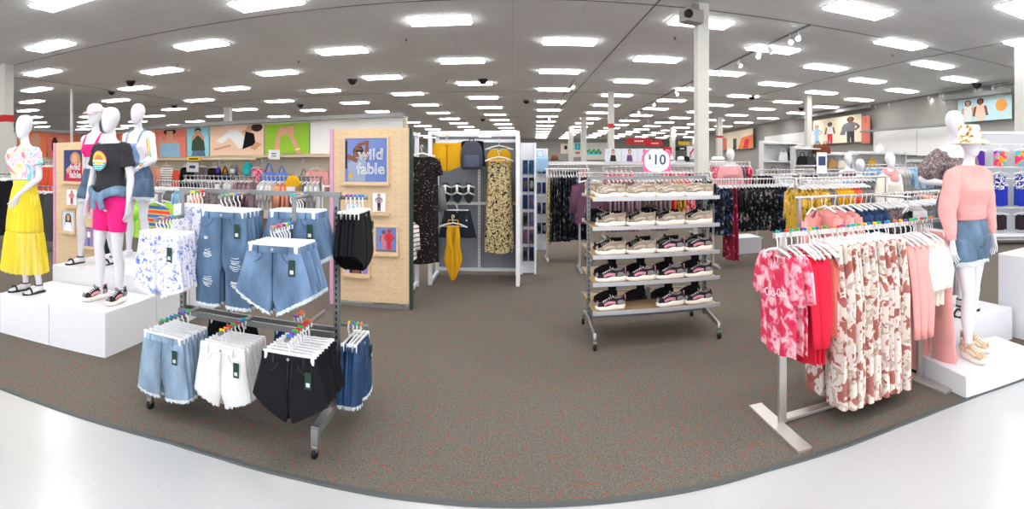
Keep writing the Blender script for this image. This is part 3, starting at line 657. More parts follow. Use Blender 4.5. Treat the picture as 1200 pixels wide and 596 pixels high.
def boot():
    t = thing('ankle_boot', 'x', 'shoe'); bm = B()
    limb(bm, [(-.13, 0, .035, .02, .018), (-.09, 0, .042, .04, .034), (-.02, 0, .06, .04, .045), (.05, 0, .06, .038, .05), (.10, 0, .055, .03, .045)], n=12, k=3, up=Vector((0, 1, 0)))
    limb(bm, [(.05, 0, .05, .035, .045), (.055, 0, .12, .032, .042), (.05, 0, .19, .036, .05)], n=12, k=2, up=Vector((0, 1, 0)))
    obj('upper', bm, BLACKF, t, True); bm = B(); box(bm, (-.01, 0, .009), (.25, .075, .018), bev=.006); box(bm, (.085, 0, .02), (.06, .065, .035), bev=.004); obj('sole', bm, BLACK, t); return t
P_BOOT = boot()
shelfn = ['top shelf', 'second shelf', 'third shelf', 'fourth shelf', 'bottom shelf']
front = [['b', 'b', 'b', 'b'], ['b', 'b', 'b', 'b'], ['b', 'b', 'k', 'k'], ['k', 'k', 'k', 'k'], ['k', None, 'k', 'k']]
posn = ['leftmost', 'second from the left', 'third from the left', 'rightmost']
for a, z in enumerate(SZ):
    for k in range(4):
        x = SX0+.155+k*.272; f = front[a][k]
        col = {'b': 'beige suede chunky sneaker', 'k': 'black and pink chunky sneaker'}
        if f: put({'b': P_BEI, 'k': P_BLK}[f], (x, SY-.27, z+.009), R.uniform(-.08, .10), '%s, %s at the front of the %s' % (col[f], posn[k], shelfn[a]), 'display sneakers on the rack', s=(.93, .93, .93))
        bk = {0: P_BEI, 1: P_ALB, 2: P_ALB, 3: P_BOOT, 4: P_BOOT}[a]
        nm = {0: 'beige suede sneaker', 1: 'black laced sneaker', 2: 'black laced sneaker', 3: 'black ankle boot', 4: 'black ankle boot'}[a]
        put(bk, (x+.02, SY-.03 if a not in (0, 3, 4) else SY+.02, z+.009), R.uniform(-.15, .15), '%s in the second row, %s on the %s' % (nm, posn[k], shelfn[a]), 'shoes in the rear row', s=(.93, .93, .93))
        if a in (0, 1) and k % 2 == 0: put(P_ALB if a else P_BEI, (x-.02, SY+.16, z+.009), PI+R.uniform(-.1, .1), '%s in the far row, %s on the %s' % ('black laced sneaker' if a else 'beige suede sneaker', posn[k], shelfn[a]), 'shoes on the far side of the rack')
# price sign
sg = thing('price_sign', 'square pink sign with a white disc reading $10 on top of the shoe rack', 'sign', (1.345, SY-.02, 1.47))
bm = B(); tube(bm, [(0, 0, 0), (0, 0, .05)], .006); obj('stem', bm, STEEL, sg)
bm = B(); box(bm, (0, 0, .145), (.265, .006, .20)); obj('card', bm, mat('sign_pink', (226, 92, 150), .5), sg)
bm = B(); plate(bm, [(.122*math.copysign(abs(math.cos(a))**.8, math.cos(a)), .145+.104*math.copysign(abs(math.sin(a))**.8, math.sin(a))) for a in [2*PI*k/40 for k in range(40)]], -.006, -.003); obj('disc', bm, mat('sign_white', (238, 238, 242), .5), sg)
NV = mat('sign_navy', (52, 66, 110), .5)
text_obj('price_digits', '10', .135, NV, sg, (.022, -.0075, .15), bold=.002); text_obj('dollar_mark', '$', .06, NV, sg, (-.072, -.0075, .178), bold=.001)
text_obj('small_print', 'select styles', .012, NV, sg, (0, -.0075, .085))
# ================================================================ picture pieces
SKIN = mat('print_skin', (214, 160, 130), .7); SKIN2 = mat('print_skin_brown', (132, 86, 66), .7); HAIR = mat('print_hair', (52, 36, 32), .7); PWHITE = mat('print_clean_white', (240, 240, 240), .6)
def ell(cx, cz, a, b, n=14, rot=0): return [(cx+a*math.cos(t)*math.cos(rot)-b*math.sin(t)*math.sin(rot), cz+a*math.cos(t)*math.sin(rot)+b*math.sin(t)*math.cos(rot)) for t in [2*PI*k/n for k in range(n)]]
def bar(x0, z0, x1, z1, w0, w1=None):
    w1 = w1 or w0; d = Vector((x1-x0, z1-z0)).normalized(); p = Vector((-d.y, d.x)); return [(x0-p.x*w0, z0-p.y*w0), (x1-p.x*w1, z1-p.y*w1), (x1+p.x*w1, z1+p.y*w1), (x0+p.x*w0, z0+p.y*w0)]
def picture(parent, name, w_, h_, bg, shapes, y=0, cz=0):
    """a printed picture: board, then flat printed shapes (colour, outline in units of the board)"""
    bm = B(); box(bm, (0, y, cz), (w_, .006, h_)); o = obj(name, bm, bg, parent); ms = []; b2 = B()
    for i, (m, pl) in enumerate(shapes):
        if m not in ms: ms.append(m)
        pl = [(max(-.495, min(.495, p[0]))*w_, max(-.495, min(.495, p[1]))*h_+cz) for p in pl]
        plate(b2, pl, y-.0036-.0004*(i+1), y-.003, ms.index(m))
    if shapes: obj('printed_figure', b2, ms, o)
    else: b2.free()
    return o
def figure(cx, z, h, skin, hair, top, bot, arms='down', asp=1.0):
    """standing printed person, z = feet, h = height in board units; asp widens"""
    k = asp; S = []
    S.append((hair, ell(cx, z+h*.90, h*.085*k, h*.10)))
    S.append((bot, bar(cx-h*.045*k, z, cx-h*.04*k, z+h*.5, h*.035*k, h*.05*k))); S.append((bot, bar(cx+h*.055*k, z, cx+h*.04*k, z+h*.5, h*.035*k, h*.05*k)))
    S.append((top, [(cx-h*.09*k, z+h*.46), (cx+h*.09*k, z+h*.46), (cx+h*.12*k, z+h*.76), (cx+h*.05*k, z+h*.81), (cx-h*.05*k, z+h*.81), (cx-h*.12*k, z+h*.76)]))
    S.append((skin, bar(cx, z+h*.78, cx, z+h*.86, h*.03*k))); S.append((skin, ell(cx, z+h*.905, h*.055*k, h*.07)))
    if arms == 'down':
        for s in (-1, 1): S.append((skin, bar(cx+s*h*.12*k, z+h*.75, cx+s*h*.17*k, z+h*.45, h*.028*k)))
    elif arms == 'hips':
        for s in (-1, 1): S.append((top, bar(cx+s*h*.11*k, z+h*.74, cx+s*h*.20*k, z+h*.60, h*.03*k))); S.append((skin, bar(cx+s*h*.20*k, z+h*.60, cx+s*h*.10*k, z+h*.49, h*.026*k)))
    else:
        S.append((skin, bar(cx+h*.11*k, z+h*.74, cx+h*.18*k, z+h*1.0, h*.03*k))); S.append((skin, bar(cx+h*.18*k, z+h*1.0, cx-h*.02*k, z+h*1.04, h*.026*k))); S.append((skin, bar(cx-h*.11*k, z+h*.74, cx-h*.2*k, z+h*.5, h*.03*k)))
    return S
def pegboard(name, label, x0, y0, wd, h, edge_l, edge_r, rz=0, th=.06):
    t = thing(name, label, 'display panel', (x0, y0, 0), rz)
    bm = B(); box(bm, (wd/2, 0, h/2+.03), (wd, th, h-.06)); obj('panel', bm, WOOD, t)
    bm = B(); nx = int(wd/.075); nz = int(h/.075)
    for i in range(1, nx):
        for k in range(1, nz): box(bm, (i*wd/nx, -th/2, k*h/nz+.02), (.012, .002, .006))
    obj('peg_slots', bm, mat('slot_brown', (158, 128, 92), .8), t)
    bm = B(); box(bm, (-.02, 0, h/2), (.04, th+.03, h)); obj('edge_trim', bm, edge_l, t)
    bm = B(); box(bm, (wd+.015, 0, h/2), (.03, th+.03, h)); obj('edge_trim', bm, edge_r, t)
    bm = B(); box(bm, (wd/2, 0, .02), (wd, th+.01, .04)); obj('kick_rail', bm, STEEL, t)
    return t
SKY = ramp_mat('print_blue_sky', [(0, (84, 104, 176)), (1, (138, 160, 214))], scale=1.5, interp='LINEAR'); PURP = mat('print_violet', (150, 130, 190), .7)
def framed(label, x, y, z, w_, h_, bg, shapes, rz=0, frame=True, ledge=True, txt=None, cat='picture'):
    t = thing('framed_poster' if frame else 'picture_card', label, cat, (x, y, z), rz)
    pc = picture(t, 'print', w_, h_, bg, shapes, y=-.012)
    if frame:
        bm = B()
        for s in (-1, 1): box(bm, (s*(w_/2+.01), -.012, 0), (.02, .03, h_+.04)); 
        for s in (-1, 1): box(bm, (0, -.012, s*(h_/2+.01)), (w_, .03, .02))
        obj('frame', bm, WOOD, t)
    if ledge:
        bm = B(); box(bm, (0, -.03, -h_/2-.028), (w_+.06+(.04 if not frame else 0), .07, .02)); obj('ledge', bm, WOOD, t)
    if txt:
        for s, zz, sz in txt: text_obj('lettering', s, sz, PWHITE, t, (w_*.12, -.0215, zz), outline=.0045, sx=1.0)
    return t
# right wood panel of the young-style shop
PY = 5.66; HP = 1.975
pegboard('pegboard_panel', 'tall birch pegboard end panel with framed posters behind the denim rack', -1.975, PY, .87, HP, PINKM, DKGREEN)
yf = PY-.032
def pp(px, py, yy=yf): t = (px-600)/F; x = yy*math.tan(t); r = math.hypot(x, yy); return x, CAMH-r*(py-HZ)/F
def fr(label, x0, x1, y0, y1, yy, bg, shapes, **k):
    a, za = pp(x0, y0, yy); b, zb = pp(x1, y1, yy); w_ = abs(b-a); c, zc = pp((x0+x1)/2, y0, yy); c, zd = pp((x0+x1)/2, y1, yy)
    return framed(label, (a+b)/2, yy, (zc+zd)/2, w_-.04*(k.get('frame', True)), (zc-zd)-.04*(k.get('frame', True)), bg, shapes, **k)
bigS = [(HAIR, ell(-.18, .18, .13, .16)), (SKIN2, ell(-.16, .17, .10, .12)), (SKIN2, bar(-.28, .02, -.20, .34, .05, .045)), (SKIN2, bar(-.20, .34, .05, .42, .04)), (SKIN2, bar(.0, -.02, .04, .44, .05, .035)), (mat('print_denim', (150, 164, 190), .8), [(-.42, -.5), (-.02, -.5), (.0, .03), (-.12, .08), (-.30, .06), (-.44, -.1)]),
        (SKIN2, bar(-.45, .1, -.2, -.02, .05)), (mat('print_gold', (214, 160, 70), .7), ell(-.36, -.36, .06, .06)), (HAIR, bar(-.47, .45, -.47, -.2, .02)), (BLACK, bar(-.24, .21, -.06, .21, .025))]
fr('large framed poster reading wild fable, at the top of the right pegboard', 403, 456, 160, 215, yf, SKY, bigS, txt=[('wild', .06, .17), ('fable', -.10, .17)])
fr('small white card of a standing woman on a ledge under the large poster', 437, 452, 226, 248, yf, PWHITE, figure(0, -.46, .94, SKIN, HAIR, mat('print_mauve', (150, 130, 160), .8), HAIR, 'hips', 1.5), frame=False)
rd = mat('print_red_suit', (214, 40, 56), .7)
fr('framed picture of two people, one in red, low right on the pegboard', 439, 467, 264, 297, yf, SKY, figure(-.12, -.42, .8, SKIN2, HAIR, mat('print_rose', (210, 120, 130), .8), mat('print_rose', (210, 120, 130), .8), 'down', 1.4)+figure(.14, -.46, .9, SKIN2, rd, rd, rd, 'hips', 1.3)+[(mat('print_ground', (120, 112, 120), .8), bar(-.5, -.45, .5, -.45, .05))])
fr('framed violet poster of a long-haired woman, low left on the pegboard', 403, 434, 285, 322, yf, mat('print_pale_violet', (196, 190, 216), .8), [(PURP, bar(.36, -.5, .36, .5, .12)), (HAIR, ell(-.02, .25, .2, .22)), (HAIR, bar(-.03, .2, -.05, -.5, .22, .26)), (SKIN2, ell(-.02, .27, .09, .12)), (SKIN2, bar(-.02, -.5, -.02, .05, .16, .1))])
fr('pale framed poster half hidden behind the black shorts', 404, 426, 236, 280, yf, mat('print_pale_blue', (206, 218, 232), .8), [(HAIR, ell(0, .2, .2, .2)), (SKIN, ell(0, .18, .14, .15)), (PURP, bar(0, -.5, 0, 0, .26, .2))])
# left wood panel
LY = 5.11; HL = 1.885
pegboard('pegboard_panel', 'birch pegboard end panel with lilac edge behind the left mannequins', -5.93, LY, 1.0, HL, PINKM, DKGREEN)
yl = LY-.032
pk = mat('print_crimson', (190, 40, 74), .7)
fr('large framed poster of a fair-haired woman in red, behind the cap mannequin', 75, 99, 174, 214, yl, mat('print_navy_sky', (62, 70, 120), .8), [(mat('print_fair_hair', (190, 140, 90), .8), ell(.1, .22, .26, .22)), (mat('print_fair_hair', (190, 140, 90), .8), bar(.2, .3, .3, -.1, .14)), (SKIN, ell(.08, .22, .14, .15)), (pk, [(-.45, -.5), (.5, -.5), (.5, .0), (.2, .06), (-.1, .06), (-.35, -.12)]), (SKIN, bar(-.35, -.2, -.05, .0, .08))], txt=[('wild', -.02, .13), ('fable', -.13, .13)])
fr('small white card of a dancing woman on the left pegboard', 79, 91, 222, 240, yl, PWHITE, figure(0, -.46, .9, SKIN, HAIR, mat('print_rose', (210, 120, 130), .8), pk, 'hips', 1.5), frame=False)
fr('small framed portrait of a dark-haired woman on the left pegboard', 73, 89, 246, 272, yl, mat('print_pale_blue', (206, 218, 232), .8), [(HAIR, ell(0, .15, .25, .25)), (HAIR, bar(0, .1, 0, -.3, .25)), (SKIN, ell(0, .17, .14, .17)), (PWHITE, bar(0, -.5, 0, -.05, .34, .2))])
fr('small framed violet picture low on the left pegboard between mannequin legs', 98, 112, 264, 290, yl, PURP, figure(0, -.46, .9, SKIN, HAIR, PWHITE, DEN, 'down', 1.5))
# ================================================================ plinths
def plinth(label, poly, z0, z1, seam=None):
    bm = B(); prism(bm, poly, z0, z1); bmesh.ops.bevel(bm, geom=bm.edges[:], offset=.004, segments=1, affect='EDGES'); o = obj('display_plinth', bm, PLINTH); return tag(o, label, 'plinth', None)
plinth('low white plinth under the mannequin in the black tee', [(-3.0, 3.10), (-3.04, 3.82), (-3.612, 3.686), (-3.546, 2.961)], 0, .372)
plinth('low white plinth under the mannequin in the yellow skirt', [(-3.55, 2.960), (-3.616, 3.685), (-4.19, 3.55), (-4.10, 2.82)], 0, .372)
plinth('taller white plinth under the mannequin in cap and pink top', [(-3.05, 3.84), (-3.05, 4.36), (-4.28, 4.06), (-4.22, 3.57)], 0, .53)
plinth('rear white plinth under the mannequin in overalls', [(-3.05, 4.38), (-3.1, 5.05), (-4.3, 4.75), (-4.28, 4.08)], 0, .53)
plinth('low white plinth under the mannequin in the pink sweatshirt', [(2.705, 2.335), (3.4, 2.17), (3.50, 2.70), (2.77, 2.86)], 0, .153)
plinth('medium white plinth under the rear mannequin on the right', [(3.1, 2.90), (3.885, 2.80), (3.89, 3.5), (3.1, 3.6)], 0, .288)
plinth('tall white plinth at the right end of the right-hand display', [(3.90, 2.3), (4.8, 2.3), (4.8, 3.0), (3.93, 3.0)], 0, .75)
# ================================================================ mannequins
def leg_pts(s, J): h, k, a = J; return [(h[0], h[1], h[2]+.06, .082, .085), (h[0], h[1], h[2]-.04, .084, .086), ((h[0]+k[0])/2, (h[1]+k[1])/2-.005, (h[2]+k[2])/2+.04, .070, .074), (k[0], k[1], k[2]+.05, .052, .056), (k[0], k[1]-.004, k[2], .047, .051), (k[0]*.6+a[0]*.4, k[1]*.6+a[1]*.4+.014, k[2]*.6+a[2]*.4+.01, .048, .054), (k[0]*.25+a[0]*.75, k[1]*.25+a[1]*.75+.004, k[2]*.25+a[2]*.75, .035, .038), (a[0], a[1], a[2]+.02, .029, .034), (a[0], a[1], a[2]-.03, .030, .036)]
TOR = [(.82, .10, .07, 0, 0), (.86, .158, .10, 0, .004), (.92, .172, .112, 0, .006), (.98, .163, .106, 0, .004), (1.05, .130, .088, 0, 0), (1.10, .118, .08, 0, 0), (1.17, .128, .085, 0, -.003), (1.25, .142, .100, 0, -.012), (1.30, .148, .108, 0, -.016), (1.36, .156, .092, 0, -.006), (1.41, .170, .070, 0, .004), (1.445, .150, .055, 0, .008), (1.475, .07, .05, 0, .01), (1.50, .048, .048, 0, .008), (1.56, .043, .046, 0, 0), (1.60, .046, .05, 0, -.004)]
HEAD = [(1.545, .020, .022, 0, -.045), (1.555, .036, .04, 0, -.04), (1.58, .052, .062, 0, -.028), (1.62, .066, .082, 0, -.014), (1.66, .075, .094, 0, -.004), (1.70, .076, .096, 0, .002), (1.74, .066, .084, 0, .006), (1.77, .044, .058, 0, .008), (1.782, .02, .026, 0, .008)]
def hand(bm, wr, d, s, curl=.35, palm=(0, 1, 0)):
    """palm and five separate fingers from the wrist wr along d"""
    d = Vector(d).normalized(); up = Vector(palm); up = (up-d*up.dot(d)).normalized(); sd = d.cross(up)*s    # sd: towards thumb
    w_ = Vector(wr); P = lambda a, b, c: tuple(w_+d*a+sd*b+up*c)
    b1 = B(); limb(b1, [P(-.03, 0, 0)+(.024, .021), P(.0, 0, 0)+(.024, .018), P(.03, .002, 0)+(.034, .015), P(.075, .002, 0)+(.040, .013), P(.09, 0, 0)+(.036, .011)], n=10, k=2, up=sd)
    for i, (o, L, r) in enumerate([(.030, .070, .0082), (.010, .078, .0085), (-.011, .072, .008), (-.031, .056, .007)]):
        pts = []
        for q in range(5):
            f = q/4; c = curl*f*f*L*1.2; pts.append(P(.075+f*L, o*(1+.25*f), -c)+(r*(1-.18*f),))
        limb(b1, pts, n=7, k=1)
    limb(b1, [P(.015, .022, -.004)+(.012,), P(.045, .046, -.012)+(.0105,), P(.072, .056, -.022)+(.0095,), P(.095, .058, -.03)+(.008,)], n=7, k=1)
    addbm(bm, fuse(b1, .0042, 1))
def mannequin(label, loc, s, rz, armL, armR, legs=None, feet=0.0, headtilt=0, group='white egg-head mannequins', vox=.0085, handdir=None, curl=.35):
    """arm: (elbow, wrist, hand direction). left = +x. Body facing -y"""
    J = legs or {1: ((.088, 0, .88), (.095, -.015, .48), (.10, .015, .09)), -1: ((-.088, 0, .88), (-.10, -.05, .48), (-.11, -.035, .09))}
    bm = B(); vloft(bm, dens(TOR, 3), n=24); vloft(bm, dens([(z, a, b, x, y+(z-1.55)*headtilt) for z, a, b, x, y in HEAD], 3), n=24)
    for sd in (1, -1):
        limb(bm, leg_pts(sd, J[sd]), n=16, k=3)
        a = J[sd][2]; dx = .02*sd
        if feet >= 0:
            limb(bm, [(a[0], a[1]+.05, .035, .026, .03), (a[0], a[1]+.01, .04, .032, .036), (a[0]+dx*.5, a[1]-.07, .033, .040, .026), (a[0]+dx, a[1]-.14, .02, .042, .017), (a[0]+dx, a[1]-.18, .014, .034, .012), (a[0]+dx, a[1]-.195, .012, .018, .008)], n=12, k=2, up=Vector((1, 0, 0)))
    arms = {1: armL, -1: armR}
    for sd in (1, -1):
        e, w_, hd = arms[sd][:3]; sh = (sd*.172, .008, 1.395)
        limb(bm, [(sd*.12, .008, 1.40, .048, .05), sh+(.052, .055), (sh[0]*.6+e[0]*.4, sh[1]*.6+e[1]*.4, sh[2]*.6+e[2]*.4, .041, .043), tuple(e)+(.034, .035), (e[0]*.65+w_[0]*.35, e[1]*.65+w_[1]*.35, e[2]*.65+w_[2]*.35, .034, .034), (e[0]*.2+w_[0]*.8, e[1]*.2+w_[1]*.8, e[2]*.2+w_[2]*.8, .025, .023), tuple(w_)+(.022, .019)], n=14, k=3)
    b = fuse(bm, vox, 5)
    for sd in (1, -1):
        e, w_, hd = arms[sd][:3]; hand(b, w_, hd, -sd, curl, arms[sd][3] if len(arms[sd]) > 3 else (sd, 0, .0))
    o = obj('mannequin', b, MANQ, None, True); tag(o, label, 'mannequin', None)
    o.location = loc; o.rotation_euler = (0, 0, rz); o.scale = (s, s, s); return o, J, arms
def grown(g, z0, z1, extra=None):
    S = [t for t in dens(TOR, 3) if z0 <= t[0] <= z1]; out = []
    for t in S:
        e = g+(extra(t[0]) if extra else 0); out.append((t[0], t[1]+e, t[2]+e, t[3], t[4]))
    return out
def tee_on(man, J, arms, m, z0=1.0, loose=.022, slen=.55, neck=1.47, name='tee', band=True, flare=.01, vox=.008, sgrow=.016, puff=0):
    bm = B(); vloft(bm, grown(loose, z0, neck-.02, lambda z: flare*(1.3-z)+.005*math.sin(z*31)), n=32, fold=lambda t, z: .022*math.sin(5*t+z*14)*max(0, min(1, (1.38-z)*4)))
    for sd in (1, -1):
        e, w_ = arms[sd][:2]; sh = Vector((sd*.165, .008, 1.395)); e = Vector(e); w_ = Vector(w_); pts = [(sd*.11, .008, 1.39, .058, .058), tuple(sh)+(.066+puff, .066+puff)]
        if slen <= 1:
            for f in (.5, 1): p = sh.lerp(e, slen*f); pts.append(tuple(p)+(.058+sgrow*f+puff, .056+sgrow*f+puff))
        else:
            for f in (.35, .7): p = sh.lerp(e, f); pts.append(tuple(p)+(.058+sgrow+puff, .056+sgrow+puff))
            pts.append(tuple(e)+(.052+sgrow+puff, .052+sgrow+puff))
            for f in (.5, 1): p = e.lerp(w_, (slen-1)*f); pts.append(tuple(p)+(.046+sgrow*.7+puff*.6-(.016 if f == 1 else 0), .046+sgrow*.7+puff*.6-(.016 if f == 1 else 0)))
        limb(bm, pts, n=16, k=3, fold=lambda t, q: .05*math.sin(3*t+q*26))
    o = obj(name, fuse(bm, vox, 3), m, man, True)
    if band:
        b2 = B(); tube(b2, [(.088*math.cos(a), .008+.066*math.sin(a), neck-.028-.03*max(0, -math.sin(a))) for a in [2*PI*k/24 for k in range(25)]], .008, 6); obj('neckband', b2, m, o, True)
    return o
def shorts_on(man, J, m, top=1.06, lenf=.35, g=.016, flare=.012, fray=None, name='shorts', vox=.008, waist=None):
    bm = B(); vloft(bm, grown(g, .84, top), n=28)
    ends = []
    for sd in (1, -1):
        h, k, a = J[sd]; h = Vector(h); k = Vector(k); e = h.lerp(k, lenf)
        r1 = .086+(.060-.086)*lenf
        limb(bm, [(h.x, h.y, h.z+.03, .084+g, .09+g), tuple(h)+(.088+g, .095+g), tuple(h.lerp(e, .6))+((.084*.4+.6*r1)+g+.004+flare*.6, (.094*.4+.6*r1)+g+.006+flare*.6), tuple(e)+(r1+g+flare, r1+g+.004+flare)], n=18, k=3)
        ends.append((e, r1+g+flare))
    o = obj(name, fuse(bm, vox, 2), m, man, True)
    b2 = B(); S = grown(g+.003, top-.045, top+.003); vloft(b2, S, n=28, cap=False); obj('waistband', b2, waist or m, o, True)
    if fray:
        rr = random.Random(8)
        for e, r in ends:
            b3 = B(); nn = 60
            for i in range(nn):
                a0, a1 = 2*PI*i/nn, 2*PI*(i+1)/nn; l = rr.uniform(.012, .034); p = [Vector((e.x+r*math.cos(t), e.y+r*math.sin(t), e.z)) for t in (a0, a1)]
                b3.faces.new([b3.verts.new(q) for q in (p[0]+Vector((0, 0, .012)), p[1]+Vector((0, 0, .012)), p[1]+Vector((0, 0, -l)), p[0]+Vector((0, 0, -l*rr.uniform(.6, 1))))])
            obj('frayed_hem', b3, fray, o)
    return o
def shoes_on(man, J, proto, s=1.0, dz=0):
    for sd in (1, -1):
        a = J[sd][2]; c = copy_tree(proto, man); 
        for k in ('category', 'label', 'group'):
            if k in c: del c[k]
        c.location = (a[0]+.01*sd, a[1]-.055, dz); c.rotation_euler = (0, 0, PI/2+.12*sd); c.scale = (s, s, s); c.name = 'shoe'
def sandals(man, J, m=BLACK):
    for sd in (1, -1):
        a = J[sd][2]; bm = B(); out = []
        P = [(-.215, .0), (-.19, .034), (-.13, .046), (-.05, .038), (.03, .033), (.065, .02)]
        pl = [(a[0]+sd*.014+w_, a[1]+y) for y, w_ in P]+[(a[0]+sd*.014-w_, a[1]+y) for y, w_ in P[::-1] if w_ > 0]
        prism(bm, pl, -.0, .016); o = obj('sandal', bm, m, man)
        b2 = B(); tube(b2, [(a[0]+sd*.014+.046*math.cos(t), a[1]-.13, .014+.045*math.sin(t)) for t in [PI*k/8 for k in range(9)]], .010, 6); obj('strap', b2, m, o, True); b2 = B(); tube(b2, [(a[0]+.036*math.cos(t), a[1]+.0+.045*math.sin(t), .075) for t in [2*PI*k/14 for k in range(15)]], .006, 6); obj('strap', b2, m, o, True)
PINKH = mat('hot_pink_jersey', (238, 30, 130), .8, sheen=.1); DENM = denim('denim_mannequin', (84, 106, 132))
TDYE = ramp_mat('pastel_tie_dye', [(.3, (240, 110, 170)), (.40, (250, 220, 150)), (.47, (246, 240, 240)), (.56, (236, 150, 196)), (.62, (246, 240, 240)), (.68, (120, 200, 230)), (.8, (190, 226, 160))], scale=4.5, interp='LINEAR', detail=2, dist=1.4)
# --- yellow skirt mannequin
m1, J, A = mannequin('white mannequin in a pastel tie-dye tee and sheer yellow maxi skirt', (-4.07, 3.09, .372), .945, .0, ((.20, .03, 1.15), (.16, -.20, .98), (-.25, -.45, -.85)), ((-.32, .02, 1.36), (-.30, .10, 1.12), (0, .1, -.6)), legs={1: ((.09, 0, .88), (.12, .01, .48), (.17, .05, .09)), -1: ((-.085, 0, .88), (-.04, -.02, .48), (.02, -.0, .09))})
tee_on(m1, J, A, TDYE, z0=1.11, loose=.030, slen=.5, flare=.08)
YEL = bpy.data.materials.new('sheer_yellow_chiffon'); YEL.use_nodes = True; nt = YEL.node_tree; b = nt.nodes['Principled BSDF']; b.inputs['Base Color'].default_value = s2l((250, 226, 48)); b.inputs['Roughness'].default_value = .8; b.inputs['Alpha'].default_value = .68
YEL2 = mat('yellow_lining', (248, 222, 80), .8)
def skirt(man, tiers, m, name='skirt', n=96):
    bm = B(); rs = []
    for (z, a, b_, amp, fq) in dens(tiers, 4):
        rs.append([((a+amp*math.sin(fq_*t)*1.0)*math.cos(t), (b_+amp*math.sin(fq_*t))*math.sin(t), z) for t, fq_ in [(2*PI*i/n, 22) for i in range(n)]])
    rings(bm, rs, cap=False); return obj(name, bm, m, man, True)
sk = skirt(m1, [(1.13, .138, .100, 0, 22), (1.07, .140, .102, 0, 22), (1.0, .165, .118, .002, 22), (.80, .20, .155, .006, 22), (.62, .215, .175, .006, 22), (.60, .205, .17, .002, 22), (.55, .225, .185, .010, 22), (.20, .27, .225, .014, 22)], YEL)
b2 = B(); vloft(b2, grown(.022, 1.08, 1.15), n=28, cap=False); obj('waistband', b2, YEL2, sk, True)
skirt(m1, [(1.05, .14, .10, 0, 22), (.9, .186, .125, .0, 22), (.62, .175, .13, .002, 22)], YEL2, 'skirt_lining', 48)
sandals(m1, J)
# --- black tee mannequin
m2, J, A = mannequin('white mannequin in a black sunset tee, tied denim jacket and hot pink bike shorts', (-3.24, 3.42, .372), .965, 0, ((.225, .02, 1.13), (.25, -.04, .89), (.02, -.1, -1)), ((-.235, .0, 1.14), (-.22, -.09, .90), (.05, -.1, -1)))
TEEB = mat('washed_black_jersey', (50, 50, 54), .9, var=.1, bump=.2, bscale=15); te = tee_on(m2, J, A, TEEB, z0=.98, loose=.026, slen=.62, flare=.03, neck=1.475)
pc = B(); C0 = (.0, 1.285); ms = [mat('print_yellow', (246, 206, 70), .8), mat('print_teal', (60, 170, 176), .8), mat('print_orange', (238, 130, 80), .8), PWHITE, mat('print_magenta', (230, 90, 150), .8), HAIR]
def curved(pl, k, lift):
    vs = []
    pl = [Vector((p[0]+C0[0], p[1]+C0[1])) for p in pl]; c = sum(pl, Vector((0, 0)))/len(pl)
    def Y(x, z): return -.016-(.108+.030)*math.sqrt(max(0, 1-(x/.19)**2))-lift
    cv = pc.verts.new((c.x, Y(c.x, c.y), c.y)); rv = [pc.verts.new((p.x, Y(p.x, p.y), p.y)) for p in pl]
    mid = [pc.verts.new(((p.x+c.x)/2, Y((p.x+c.x)/2, 0), (p.y+c.y)/2)) for p in pl]; n = len(pl)
    for i in range(n):
        pc.faces.new((cv, mid[i], mid[(i+1) % n])).material_index = k; pc.faces.new((mid[i], rv[i], rv[(i+1) % n], mid[(i+1) % n])).material_index = k
curved(ell(0, 0, .088, .092, 24), 4, .008); curved(ell(0, 0, .080, .084, 24), 0, .010); curved([(.0+.055*math.cos(t), .0+.055*math.sin(t)) for t in [PI*k/10 for k in range(11)]], 2, .012); curved([(-.084, -.008), (.084, -.008), (.078, .010), (-.078, .010)], 3, .014)
curved([(.084*math.cos(t), -.012+.078*math.sin(t)) for t in [PI+PI*k/12 for k in range(13)]], 1, .013)
for q in range(3): curved([(-.068+q*.012, -.03-q*.018), (.068-q*.012, -.03-q*.018), (.068-q*.012, -.036-q*.018), (-.068+q*.012, -.036-q*.018)], 3, .016)
obj('sunset_print', pc, ms, te, True)
shorts_on(m2, J, PINKH, top=1.04, lenf=.60, g=.009, flare=.001, name='bike_shorts')
bm = B()
JK = [(1.045, .175, .13), (1.00, .188, .14), (.93, .20, .145), (.84, .205, .12)]
rs = []
for (z, a, b_) in dens(JK, 3):
    rr = []
    for i in range(40):
        t = -PI*.30+PI*1.60*i/39; drop = 0; rr.append((a*math.cos(t), b_*math.sin(t), z+.03*math.sin(t)*0))
    rs.append(rr)
va = [[bm.verts.new(p) for p in r] for r in rs]
for a, b_ in zip(va, va[1:]):
    for i in range(39): bm.faces.new((a[i], a[i+1], b_[i+1], b_[i]))
bmesh.ops.solidify(bm, geom=bm.faces[:], thickness=.02)
for s in (-1, 1):
    limb(bm, [(s*.185, .04, 1.0, .045, .022), (s*.16, -.10, 1.02, .045, .022), (s*.09, -.155, .995, .042, .024), (s*.02, -.172, .965, .032, .026)], n=12, k=3, fold=lambda t, q: .12*math.sin(4*t+q*10))
    limb(bm, [(s*.01, -.18, .965, .03, .022), (s*.05, -.185, .92, .036, .02), (s*.055, -.175, .85, .04, .014)], n=10, k=3, fold=lambda t, q: .12*math.sin(3*t+q*10))
ball(bm, (0, -.185, .965), (.044, .03, .044), 8)
obj('denim_jacket_tied', fuse(bm, .009, 1), denim('denim_jacket_blue', (112, 138, 164)), m2, True)
shoes_on(m2, J, P_BLK, 1/.965*.95, 0)
